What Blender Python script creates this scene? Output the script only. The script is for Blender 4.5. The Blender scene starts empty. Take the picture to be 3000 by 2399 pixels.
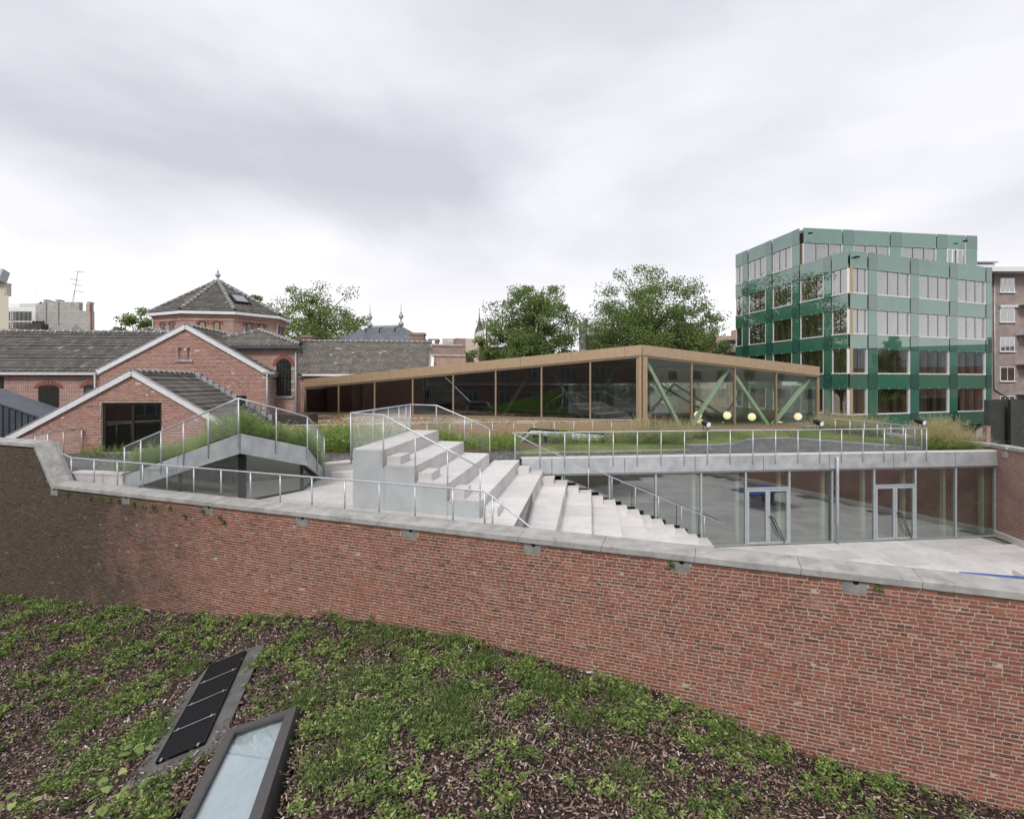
import bpy, math, random
import numpy as np
from mathutils import Vector, Matrix, noise as mnoise

random.seed(7)
rng = np.random.default_rng(7)
sc = bpy.context.scene
col = sc.collection
R = math.radians

# ------------------------------------------------------------------ camera, sky, sun, exposure
EYE = 6.5                       # eye height above the patio floor (z = 0)
FPX, HX, HY = 1500.0, 1500.0, 1121.0
cam = bpy.data.cameras.new('camera')
cam.lens = 18.0
cam.sensor_width = 36.0
cam.shift_y = -0.0262
cam.clip_start = 0.1
cam.clip_end = 3000.0
cam_o = bpy.data.objects.new('camera', cam)
col.objects.link(cam_o)
cam_o.location = (0, 0, EYE)
cam_o.rotation_euler = (R(90), 0, 0)
sc.camera = cam_o

SUN_EL, SUN_AZ = R(46), R(198)   # azimuth from +Y clockwise: behind the camera, to its left
w = bpy.data.worlds.new('World')
sc.world = w
w.use_nodes = True
nt = w.node_tree
nt.nodes.clear()
def wn(t, **k):
    n = nt.nodes.new(t)
    for a, b in k.items():
        setattr(n, a, b)
    return n
out = wn('ShaderNodeOutputWorld')
bg = wn('ShaderNodeBackground')
tc = wn('ShaderNodeTexCoord')
sep = wn('ShaderNodeSeparateXYZ')
nt.links.new(tc.outputs['Generated'], sep.inputs[0])
def wmath(op, a, b=None, clamp=False):
    n = wn('ShaderNodeMath', operation=op, use_clamp=clamp)
    for i, x in enumerate((a, b)):
        if x is None:
            continue
        if isinstance(x, (int, float)):
            n.inputs[i].default_value = x
        else:
            nt.links.new(x, n.inputs[i])
    return n.outputs[0]
zc = wmath('MAXIMUM', sep.outputs['Z'], 0.0)
den = wmath('ADD', zc, 0.22)
px_ = wmath('DIVIDE', sep.outputs['X'], den)
py_ = wmath('DIVIDE', sep.outputs['Y'], den)
comb = wn('ShaderNodeCombineXYZ')
nt.links.new(px_, comb.inputs[0]); nt.links.new(py_, comb.inputs[1])
n1 = wn('ShaderNodeTexNoise'); n1.inputs['Scale'].default_value = 0.72; n1.inputs['Detail'].default_value = 7; n1.inputs['Roughness'].default_value = 0.5
n1.inputs['Distortion'].default_value = 0.25
mpw = wn('ShaderNodeMapping'); mpw.inputs['Location'].default_value = (3.7, 1.9, 0.0)
nt.links.new(comb.outputs[0], mpw.inputs[0]); nt.links.new(mpw.outputs[0], n1.inputs['Vector'])
ramp = wn('ShaderNodeValToRGB')
e = ramp.color_ramp.elements
e[0].position = 0.41; e[0].color = (0.455, 0.458, 0.492, 1)
e[1].position = 0.60; e[1].color = (0.68, 0.672, 0.705, 1)
m_ = ramp.color_ramp.elements.new(0.5); m_.color = (0.55, 0.552, 0.59, 1)
nt.links.new(n1.outputs['Fac'], ramp.inputs[0])
# the cloud deck thins towards the horizon
hz = wmath('SUBTRACT', 1.0, wmath('MULTIPLY', zc, 2.9), clamp=True)
hz = wmath('MULTIPLY', hz, 0.95)
mx = wn('ShaderNodeMix', data_type='RGBA')
nt.links.new(hz, mx.inputs[0]); nt.links.new(ramp.outputs[0], mx.inputs[6]); mx.inputs[7].default_value = (0.90, 0.868, 0.88, 1)
sky = wn('ShaderNodeTexSky', sky_type='NISHITA')
sky.sun_disc = False
sky.sun_elevation = SUN_EL
sky.sun_rotation = SUN_AZ
sky.air_density = 1.0; sky.dust_density = 2.0
sm = wn('ShaderNodeVectorMath', operation='SCALE'); sm.inputs['Scale'].default_value = 0.08
nt.links.new(sky.outputs[0], sm.inputs[0])
mx2 = wn('ShaderNodeMix', data_type='RGBA'); mx2.inputs[0].default_value = 0.12
nt.links.new(mx.outputs[2], mx2.inputs[6]); nt.links.new(sm.outputs[0], mx2.inputs[7])
nt.links.new(mx2.outputs[2], bg.inputs[0])
bg.inputs[1].default_value = 1.0
nt.links.new(bg.outputs[0], out.inputs[0])

sun = bpy.data.lights.new('sun', 'SUN')
sun.energy = 1.5
sun.angle = R(14)
sun.color = (1.0, 0.97, 0.93)
sun_o = bpy.data.objects.new('sun', sun)
col.objects.link(sun_o)
sd = Vector((math.sin(SUN_AZ) * math.cos(SUN_EL), math.cos(SUN_AZ) * math.cos(SUN_EL), math.sin(SUN_EL)))
sun_o.rotation_euler = sd.to_track_quat('Z', 'Y').to_euler()
sun_o.location = (0, 0, 60)

sc.view_settings.view_transform = 'Standard'
sc.view_settings.look = 'None'
sc.view_settings.exposure = 0.62
sc.view_settings.gamma = 1.0
sc.view_settings.use_curve_mapping = False
sc.cycles.max_bounces = 10
sc.cycles.transparent_max_bounces = 24
sc.cycles.caustics_reflective = False
sc.cycles.caustics_refractive = False

# ------------------------------------------------------------------ survey helpers: picture measurements to plan positions
def gz(px, py, z):
    d = FPX * (EYE - z) / (py - HY)
    return Vector(((px - HX) / FPX * d, d, z))
def at(px, py, d):
    return Vector(((px - HX) / FPX * d, d, EYE - (py - HY) / FPX * d))
def on_line(px, a, b):
    r = (px - HX) / FPX
    return (r * a[1] - a[0]) / ((b[0] - a[0]) - r * (b[1] - a[1]))
def lerp(a, b, t):
    return a + (b - a) * t
def l2(a, b, t):
    return (a[0] + (b[0] - a[0]) * t, a[1] + (b[1] - a[1]) * t)
def interp(x, xs, ys):
    return float(np.interp(x, xs, ys))

# ------------------------------------------------------------------ materials
MATS = {}
def nmat(name):
    m = bpy.data.materials.new(name)
    m.use_nodes = True
    m.node_tree.nodes.clear()
    MATS[name] = m
    return m, m.node_tree
def N(t, typ, **k):
    n = t.nodes.new(typ)
    for a, b in k.items():
        setattr(n, a, b)
    return n
def ramp_node(t, stops, src):
    r = N(t, 'ShaderNodeValToRGB')
    el = r.color_ramp.elements
    el[0].position, el[0].color = stops[0][0], (*stops[0][1], 1)
    el[1].position, el[1].color = stops[-1][0], (*stops[-1][1], 1)
    for p, c in stops[1:-1]:
        q = el.new(p); q.color = (*c, 1)
    t.links.new(src, r.inputs[0])
    return r.outputs[0]
def noise_node(t, scale, detail=5, rough=0.55, vec=None, dist=0.0):
    n = N(t, 'ShaderNodeTexNoise')
    n.inputs['Scale'].default_value = scale
    n.inputs['Detail'].default_value = detail
    n.inputs['Roughness'].default_value = rough
    n.inputs['Distortion'].default_value = dist
    if vec is None:
        c = N(t, 'ShaderNodeTexCoord')
        vec = c.outputs['Object']
    t.links.new(vec, n.inputs['Vector'])
    return n.outputs['Fac']
def mixc(t, fac, a, b, blend='MIX'):
    m = N(t, 'ShaderNodeMix', data_type='RGBA', blend_type=blend)
    for i, x in ((0, fac), (6, a), (7, b)):
        if isinstance(x, (int, float)):
            m.inputs[i].default_value = x
        elif isinstance(x, tuple):
            m.inputs[i].default_value = (*x, 1)
        else:
            t.links.new(x, m.inputs[i])
    return m.outputs[2]
def mth(t, op, a, b=None, clamp=False):
    n = N(t, 'ShaderNodeMath', operation=op, use_clamp=clamp)
    for i, x in enumerate((a, b)):
        if x is None: continue
        if isinstance(x, (int, float)): n.inputs[i].default_value = x
        else: t.links.new(x, n.inputs[i])
    return n.outputs[0]
def finish(t, colr, rough=0.7, metal=0.0, bump=None, bstr=0.3, bdist=0.01, ior=1.45, emit=None):
    p = N(t, 'ShaderNodeBsdfPrincipled')
    o = N(t, 'ShaderNodeOutputMaterial')
    if isinstance(colr, tuple): p.inputs['Base Color'].default_value = (*colr, 1)
    else: t.links.new(colr, p.inputs['Base Color'])
    if isinstance(rough, (int, float)): p.inputs['Roughness'].default_value = rough
    else: t.links.new(rough, p.inputs['Roughness'])
    p.inputs['Metallic'].default_value = metal
    p.inputs['IOR'].default_value = ior
    if bump is not None:
        b = N(t, 'ShaderNodeBump')
        b.inputs['Strength'].default_value = bstr
        b.inputs['Distance'].default_value = bdist
        t.links.new(bump, b.inputs['Height'])
        t.links.new(b.outputs[0], p.inputs['Normal'])
    if emit:
        p.inputs['Emission Color'].default_value = (*emit[0], 1)
        p.inputs['Emission Strength'].default_value = emit[1]
    t.links.new(p.outputs[0], o.inputs[0])
    return p
def pm(name, c1, c2, scale=3.0, rough=0.7, bump=0.0, bscale=None, metal=0.0, detail=6, dirt=None, ior=1.45):
    """two-tone noisy paint / stone / metal with fine relief"""
    m, t = nmat(name)
    f = noise_node(t, scale, detail)
    c = ramp_node(t, [(0.3, c1), (0.7, c2)], f)
    if dirt:
        g = noise_node(t, dirt[1], 8, 0.65)
        g = ramp_node(t, [(dirt[2], (0, 0, 0)), (dirt[2] + 0.18, (1, 1, 1))], g)
        c = mixc(t, g, c, dirt[0])
    b = noise_node(t, bscale or scale * 12, 6, 0.65) if bump else None
    finish(t, c, rough, metal, b, bump, 0.01, ior)
    return m
def cast(name, c1, c2, dirt, var=.10, streak=.5):
    m, t = nmat(name)
    c = ramp_node(t, [(0.3, c1), (0.7, c2)], noise_node(t, 1.3, 7))
    oi = N(t, 'ShaderNodeObjectInfo')
    c = mixc(t, 1.0, c, ramp_node(t, [(0, (1 - var,) * 3), (1, (1 + var * .4,) * 3)], oi.outputs['Random']), 'MULTIPLY')
    co = N(t, 'ShaderNodeTexCoord'); mp = N(t, 'ShaderNodeMapping'); mp.inputs['Scale'].default_value = (5, 5, .5)
    t.links.new(co.outputs['Object'], mp.inputs[0])
    st_ = noise_node(t, 1.0, 7, .7, mp.outputs[0])
    c = mixc(t, mth(t, 'MULTIPLY', ramp_node(t, [(0.5, (0, 0, 0)), (0.72, (1, 1, 1))], st_), streak), c, dirt)
    g = noise_node(t, 2.6, 8, .68)
    c = mixc(t, mth(t, 'MULTIPLY', ramp_node(t, [(0.52, (0, 0, 0)), (0.7, (1, 1, 1))], g), .6), c, dirt)
    finish(t, c, .78, 0, noise_node(t, 60, 6, .7), .15, .006)
    return m
def plain(name, c, rough=0.6, metal=0.0, emit=None):
    m, t = nmat(name)
    f = noise_node(t, 7.0, 4)
    cc = ramp_node(t, [(0.3, tuple(x * 0.9 for x in c)), (0.7, tuple(min(1, x * 1.08) for x in c))], f)
    finish(t, cc, rough, metal, emit=emit)
    return m
def glass(name, tint, refl, rough=0.0):
    m, t = nmat(name)
    o = N(t, 'ShaderNodeOutputMaterial')
    tr = N(t, 'ShaderNodeBsdfTransparent'); tr.inputs[0].default_value = (*tint, 1)
    gl = N(t, 'ShaderNodeBsdfGlossy'); gl.inputs['Roughness'].default_value = rough
    lw_ = N(t, 'ShaderNodeLayerWeight'); lw_.inputs[0].default_value = 0.5
    f = mth(t, 'ADD', mth(t, 'MULTIPLY', mth(t, 'POWER', lw_.outputs['Facing'], 5.0), 0.9), refl + 0.03, True)
    wob = noise_node(t, 0.7, 2)
    b = N(t, 'ShaderNodeBump'); b.inputs['Strength'].default_value = 0.05; b.inputs['Distance'].default_value = 0.03
    t.links.new(wob, b.inputs['Height']); t.links.new(b.outputs[0], gl.inputs['Normal'])
    mx = N(t, 'ShaderNodeMixShader')
    t.links.new(f, mx.inputs[0]); t.links.new(tr.outputs[0], mx.inputs[1]); t.links.new(gl.outputs[0], mx.inputs[2])
    t.links.new(mx.outputs[0], o.inputs[0])
    return m
def lacquer(name, c, refl, rough=0.02):
    """coloured panel behind clear glass"""
    m, t = nmat(name)
    o = N(t, 'ShaderNodeOutputMaterial')
    f0 = noise_node(t, 0.6, 3)
    cc = ramp_node(t, [(0.3, tuple(x * 0.9 for x in c)), (0.7, tuple(x * 1.1 for x in c))], f0)
    d = N(t, 'ShaderNodeBsdfDiffuse'); t.links.new(cc, d.inputs[0])
    gl = N(t, 'ShaderNodeBsdfGlossy'); gl.inputs['Roughness'].default_value = rough
    fr = N(t, 'ShaderNodeFresnel'); fr.inputs[0].default_value = 1.45
    f = mth(t, 'ADD', fr.outputs[0], refl, True)
    mx = N(t, 'ShaderNodeMixShader')
    t.links.new(f, mx.inputs[0]); t.links.new(d.outputs[0], mx.inputs[1]); t.links.new(gl.outputs[0], mx.inputs[2])
    t.links.new(mx.outputs[0], o.inputs[0])
    return m
def leafmat(name, stops, trans=0.35, rough=0.5):
    m, t = nmat(name)
    o = N(t, 'ShaderNodeOutputMaterial')
    a = N(t, 'ShaderNodeAttribute'); a.attribute_name = 'tone'
    c = ramp_node(t, stops, a.outputs['Fac'])
    p = N(t, 'ShaderNodeBsdfPrincipled'); p.inputs['Roughness'].default_value = rough
    t.links.new(c, p.inputs['Base Color'])
    tl = N(t, 'ShaderNodeBsdfTranslucent'); t.links.new(c, tl.inputs[0])
    mx = N(t, 'ShaderNodeMixShader'); mx.inputs[0].default_value = trans
    t.links.new(p.outputs[0], mx.inputs[1]); t.links.new(tl.outputs[0], mx.inputs[2])
    t.links.new(mx.outputs[0], o.inputs[0])
    return m
def tonemat(name, stops, rough=0.8, fine=60.0, bstr=0.5, soot=None, fmix=.55):
    """pieces coloured one by one through the mesh attribute tone"""
    m, t = nmat(name)
    a = N(t, 'ShaderNodeAttribute'); a.attribute_name = 'tone'
    c = ramp_node(t, stops, a.outputs['Fac'])
    f = noise_node(t, fine, 5, 0.7)
    c = mixc(t, fmix, c, ramp_node(t, [(0.25, (0.45, 0.45, 0.45)), (0.75, (1.45, 1.45, 1.45))], f), 'MULTIPLY')
    if soot:
        # old repairs and washed patches
        g_ = noise_node(t, 0.5, 8, 0.7)
        c = mixc(t, 0.5, c, ramp_node(t, [(0.3, (0.66, 0.62, 0.60)), (0.5, (1.0, 1.0, 1.0)), (0.72, (1.22, 1.2, 1.2))], g_), 'MULTIPLY')
        h_ = noise_node(t, 1.7, 6, 0.7)
        c = mixc(t, ramp_node(t, [(0.58, (0, 0, 0)), (0.78, (0.4, 0.4, 0.4))], h_), c, (0.36, 0.27, 0.23))
        c = soot(t, c)
    finish(t, c, rough, 0, f, bstr, 0.006)
    return m
def soot_fn(strength):
    def fn(t, c):
        co = N(t, 'ShaderNodeTexCoord')
        s = N(t, 'ShaderNodeSeparateXYZ'); t.links.new(co.outputs['Object'], s.inputs[0])
        n = noise_node(t, 0.45, 7, 0.6)
        n2 = noise_node(t, 2.2, 6, 0.65)
        # old soot and algae on the wall's western end, with a ragged edge
        v = mth(t, 'ADD', mth(t, 'MULTIPLY', s.outputs['X'], -0.17), mth(t, 'MULTIPLY', n, 1.5))
        v = mth(t, 'ADD', v, mth(t, 'MULTIPLY', n2, 0.9))
        v = mth(t, 'SUBTRACT', v, 2.42, False)
        v = mth(t, 'MULTIPLY', v, 1.05, True)
        return mixc(t, mth(t, 'MULTIPLY', v, strength), c, (0.034, 0.030, 0.022))
    return fn
def brickmat(name, cols, mortar, scale=1.0, rough=0.85):
    """far brickwork: bond in the material, uv in metres"""
    m, t = nmat(name)
    u = N(t, 'ShaderNodeUVMap')
    b = N(t, 'ShaderNodeTexBrick')
    t.links.new(u.outputs[0], b.inputs['Vector'])
    b.inputs['Scale'].default_value = 1.0
    b.inputs['Brick Width'].default_value = 0.23 * scale
    b.inputs['Row Height'].default_value = 0.068 * scale
    b.inputs['Mortar Size'].default_value = 0.011 * scale
    b.inputs['Mortar Smooth'].default_value = 0.1
    b.inputs['Bias'].default_value = 0.0
    b.inputs['Color1'].default_value = (*cols[0], 1)
    b.inputs['Color2'].default_value = (*cols[1], 1)
    b.inputs['Mortar'].default_value = (*mortar, 1)
    f = noise_node(t, 1.3, 7, 0.65)
    c = mixc(t, 0.6, b.outputs['Color'], ramp_node(t, [(0.3, (0.6, 0.58, 0.56)), (0.7, (1.3, 1.3, 1.3))], f), 'MULTIPLY')
    inv = mth(t, 'SUBTRACT', 1.0, b.outputs['Fac'])
    finish(t, c, rough, 0, inv, 0.5, 0.01)
    return m

BR_STOPS = [(0.0, (0.08, 0.045, 0.042)), (0.15, (0.15, 0.062, 0.047)), (0.45, (0.245, 0.084, 0.058)), (0.75, (0.30, 0.106, 0.07)),
            (0.92, (0.37, 0.15, 0.09)), (1.0, (0.27, 0.165, 0.14))]
brick_wall_m = tonemat('old_brick', BR_STOPS, 0.85, 45.0, 0.6, soot_fn(0.88))
def mortar_mat():
    m, t = nmat('lime_mortar')
    f = noise_node(t, 9.0, 7, 0.65)
    c = ramp_node(t, [(0.3, (0.36, 0.315, 0.25)), (0.7, (0.50, 0.44, 0.36))], f)
    c = soot_fn(0.62)(t, c)
    finish(t, c, 0.95, 0, noise_node(t, 70, 6, 0.7), 0.6, 0.006)
    return m
mortar_m = mortar_mat()
gable_brick_m = tonemat('gable_brick', [(0.0, (0.11, 0.065, 0.06)), (0.2, (0.22, 0.085, 0.07)), (0.6, (0.34, 0.115, 0.088)), (1.0, (0.42, 0.21, 0.16))], 0.85, 30.0, 0.4)
gable_mortar_m = pm('gable_mortar', (0.52, 0.47, 0.39), (0.66, 0.60, 0.52), 4.0, 0.95, 0.4)
far_brick_m = brickmat('red_brick', ((0.36, 0.125, 0.098), (0.20, 0.078, 0.07)), (0.56, 0.50, 0.43))
far_brick2_m = brickmat('weathered_brick', ((0.27, 0.14, 0.105), (0.21, 0.115, 0.09)), (0.36, 0.32, 0.28))
grey_brick_m = brickmat('dark_grey_brick', ((0.085, 0.09, 0.08), (0.06, 0.062, 0.058)), (0.035, 0.036, 0.034))
brown_brick_m = brickmat('brown_brick', ((0.32, 0.24, 0.215), (0.26, 0.195, 0.175)), (0.36, 0.32, 0.30))
pale_brick_m = brickmat('pale_grey_brick', ((0.42, 0.41, 0.38), (0.36, 0.35, 0.33)), (0.45, 0.44, 0.42))
pink_brick_m = brickmat('pink_brick', ((0.46, 0.33, 0.27), (0.38, 0.27, 0.22)), (0.5, 0.42, 0.36))
coping_m = pm('blue_stone', (0.27, 0.26, 0.245), (0.44, 0.43, 0.41), 3.2, 0.8, 0.6, 40, dirt=((0.19, 0.18, 0.155), 3.4, 0.58))
stain_m = pm('stained_stone', (0.17, 0.165, 0.155), (0.30, 0.29, 0.275), 5, 0.85, 0.4, 40)
concrete_m = cast('white_concrete', (0.60, 0.575, 0.555), (0.72, 0.695, 0.675), (0.46, 0.435, 0.41), .12, .5)
patio_m = cast('pale_paving', (0.56, 0.54, 0.525), (0.70, 0.68, 0.665), (0.42, 0.405, 0.39), .16)
bed_m = pm('joint_sand', (0.16, 0.15, 0.135), (0.22, 0.205, 0.19), 5, 0.95)
galv_m = pm('galvanised_steel', (0.40, 0.43, 0.45), (0.62, 0.655, 0.67), 2.0, 0.45, 0.06, 30, 0.55, 8, dirt=((0.70, 0.72, 0.73), 1.1, 0.62))
cheek_m = pm('galvanised_cheek', (0.46, 0.49, 0.50), (0.58, 0.61, 0.62), 1.5, 0.5, 0.05, 30, 0.35, 8)
rail_m = pm('galvanised_tube', (0.46, 0.49, 0.51), (0.62, 0.65, 0.67), 8, 0.42, 0.03, 60, 0.5)
wire_m = plain('steel_wire', (0.42, 0.43, 0.43), 0.4, 0.7)
bronze_m = pm('bronze_anodised', (0.42, 0.305, 0.195), (0.49, 0.36, 0.235), 5.0, 0.45, 0.03, 80, 0.35)
bronze_dk_m = plain('bronze_frame', (0.36, 0.27, 0.18), 0.4, 0.3)
green_steel_m = plain('pale_green_steel', (0.58, 0.68, 0.50), 0.5)
black_m = plain('black_metal', (0.012, 0.012, 0.013), 0.4, 0.2)
frame_dk_m = plain('dark_brown_frame', (0.035, 0.026, 0.022), 0.4)
alu_m = plain('grey_aluminium', (0.42, 0.465, 0.48), 0.4, 0.25)
white_m = plain('white_paint', (0.74, 0.73, 0.74), 0.5)
zinc_m = pm('zinc_sheet', (0.30, 0.32, 0.34), (0.42, 0.44, 0.46), 3, 0.5, 0.05, 40, 0.3)
seam_m = pm('dark_zinc_cladding', (0.075, 0.09, 0.105), (0.11, 0.125, 0.145), 2, 0.45, 0.05, 30, 0.3)
tile_m = tonemat('grey_roof_tile', [(0, (0.055, 0.052, 0.047)), (0.5, (0.105, 0.098, 0.088)), (0.85, (0.15, 0.142, 0.128)), (1, (0.24, 0.235, 0.22))], 0.8, 30.0, 0.3, None, .25)
tile_lt_m = tonemat('weathered_roof_tile', [(0, (0.085, 0.078, 0.066)), (0.5, (0.15, 0.138, 0.116)), (0.85, (0.205, 0.19, 0.165)), (1, (0.31, 0.305, 0.29))], 0.8, 30.0, 0.3, None, .25)
ridge_m = pm('ridge_tile_grey', (0.13, 0.128, 0.12), (0.21, 0.205, 0.195), 6, 0.8, 0.2)
ridge_mortar_m = pm('ridge_mortar', (0.44, 0.43, 0.40), (0.58, 0.57, 0.54), 8, 0.9, 0.3)
slate_m = brickmat('slate', ((0.16, 0.18, 0.20), (0.125, 0.14, 0.155)), (0.085, 0.095, 0.105), 2.2, 0.55)
gravel_m = None
def gravel_mat(name, a, b, sc_):
    m, t = nmat(name)
    v = N(t, 'ShaderNodeTexVoronoi'); v.inputs['Scale'].default_value = sc_
    c = N(t, 'ShaderNodeTexCoord'); t.links.new(c.outputs['Object'], v.inputs['Vector'])
    s = N(t, 'ShaderNodeSeparateColor'); t.links.new(v.outputs['Color'], s.inputs[0])
    cc = ramp_node(t, [(0.1, a), (0.8, b), (1.0, tuple(min(1, x * 1.6) for x in b))], s.outputs[0])
    f = noise_node(t, 0.9, 5)
    cc = mixc(t, 0.5, cc, ramp_node(t, [(0.3, (0.75, 0.74, 0.72)), (0.7, (1.2, 1.2, 1.2))], f), 'MULTIPLY')
    inv = mth(t, 'SUBTRACT', 1.0, v.outputs['Distance'])
    finish(t, cc, 0.9, 0, inv, 0.8, 0.02)
    return m
gravel_m = gravel_mat('split_gravel', (0.035, 0.035, 0.035), (0.165, 0.165, 0.163), 15)
soil_m = gravel_mat('bark_soil', (0.012, 0.008, 0.007), (0.045, 0.028, 0.022), 28)
sub_m = gravel_mat('planting_substrate', (0.07, 0.045, 0.032), (0.18, 0.125, 0.09), 30)
sedum_m = gravel_mat('sedum_carpet', (0.26, 0.20, 0.13), (0.46, 0.42, 0.34), 12)
lawn_m = pm('lawn_turf', (0.12, 0.17, 0.045), (0.24, 0.25, 0.09), 2.5, 0.9, 0.5, 50)
membrane_m = pm('grey_membrane', (0.07, 0.07, 0.066), (0.15, 0.148, 0.138), 3, 0.85, 0.2, 40)
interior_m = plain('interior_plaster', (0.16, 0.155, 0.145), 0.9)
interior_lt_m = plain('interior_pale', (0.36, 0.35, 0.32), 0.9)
office_m = plain('office_plaster', (0.52, 0.49, 0.43), 0.9)
wood_m = pm('pale_wood', (0.34, 0.25, 0.13), (0.44, 0.33, 0.18), 4, 0.6)
bark_m = pm('bark', (0.05, 0.038, 0.028), (0.11, 0.085, 0.062), 6, 0.95, 0.6, 20)
hall_glass = glass('hall_glass', (0.86, 0.92, 0.90), 0.27)
pav_glass = glass('pavilion_glass', (0.90, 0.95, 0.91), 0.10)
off_glass = glass('office_glass', (0.90, 0.93, 0.91), 0.31)
win_glass = glass('window_glass', (0.45, 0.48, 0.47), 0.10)
sky_glass = glass('skylight_glass', (0.93, 0.96, 0.97), 0.16, 0.02)
blind_m = plain('white_blind', (0.72, 0.79, 0.81), 0.8)
green_a = lacquer('green_panel', (0.055, 0.180, 0.122), 0.20)
green_b = lacquer('deep_green_panel', (0.035, 0.115, 0.09), 0.19)
blue_m = plain('blue_table_top', (0.035, 0.10, 0.36), 0.4)
brick_arch_m = pm('arch_brick', (0.22, 0.085, 0.068), (0.31, 0.12, 0.095), 9, 0.85, 0.3)
LEAF_TREE = leafmat('plane_tree_leaf', [(0, (0.09, 0.14, 0.04)), (0.5, (0.185, 0.26, 0.075)), (1, (0.33, 0.41, 0.14))], 0.48)
LEAF_TREE2 = leafmat('light_tree_leaf', [(0, (0.09, 0.13, 0.03)), (0.5, (0.19, 0.25, 0.065)), (1, (0.32, 0.37, 0.12))], 0.35)
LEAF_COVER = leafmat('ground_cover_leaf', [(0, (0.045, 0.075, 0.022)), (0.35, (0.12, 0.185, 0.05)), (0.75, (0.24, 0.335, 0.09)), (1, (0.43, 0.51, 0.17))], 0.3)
LEAF_WEED = leafmat('weed_leaf', [(0, (0.08, 0.15, 0.025)), (0.5, (0.21, 0.33, 0.06)), (1, (0.38, 0.50, 0.12))], 0.35)
GRASS_L = leafmat('lawn_blade', [(0, (0.10, 0.17, 0.03)), (0.5, (0.22, 0.30, 0.07)), (0.85, (0.40, 0.39, 0.15)), (1, (0.58, 0.50, 0.28))], 0.3)
GRASS_O = leafmat('ornamental_blade', [(0, (0.10, 0.16, 0.035)), (0.5, (0.24, 0.32, 0.085)), (0.8, (0.44, 0.41, 0.19)), (1, (0.60, 0.48, 0.30))], 0.35)
SEDUM_L = leafmat('sedum_leaf', [(0, (0.10, 0.13, 0.03)), (0.35, (0.36, 0.30, 0.10)), (0.7, (0.42, 0.17, 0.06)), (1, (0.30, 0.08, 0.04))], 0.2)
CHIP_M = leafmat('wood_chip', [(0, (0.02, 0.013, 0.011)), (0.35, (0.105, 0.064, 0.048)), (0.7, (0.27, 0.18, 0.14)), (0.92, (0.44, 0.335, 0.29)), (1, (0.66, 0.58, 0.53))], 0.0, 0.8)
PETAL = leafmat('petals', [(0, (0.45, 0.03, 0.12)), (0.6, (0.55, 0.12, 0.24)), (1, (0.75, 0.7, 0.66))], 0.3)

# ------------------------------------------------------------------ mesh builder
def auto_uv(me):
    uv = me.uv_layers.new(name='UVMap')
    for p in me.polygons:
        n = p.normal
        if abs(n.z) < 0.95:
            tx, ty = -n.y, n.x
            l = math.hypot(tx, ty) or 1
            tx, ty = tx / l, ty / l
            k = 1.0 / max(0.2, math.sqrt(max(1e-6, 1 - n.z * n.z)))
            for li in p.loop_indices:
                c = me.vertices[me.loops[li].vertex_index].co
                uv.data[li].uv = (c.x * tx + c.y * ty, c.z * k)
        else:
            for li in p.loop_indices:
                c = me.vertices[me.loops[li].vertex_index].co
                uv.data[li].uv = (c.x, c.y)

def link(o, parent=None, local=False):
    col.objects.link(o)
    if parent is not None:
        o.parent = parent
        if not local and parent.type == 'EMPTY':
            o.matrix_parent_inverse = Matrix.Translation(-parent.location)
    return o

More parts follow.
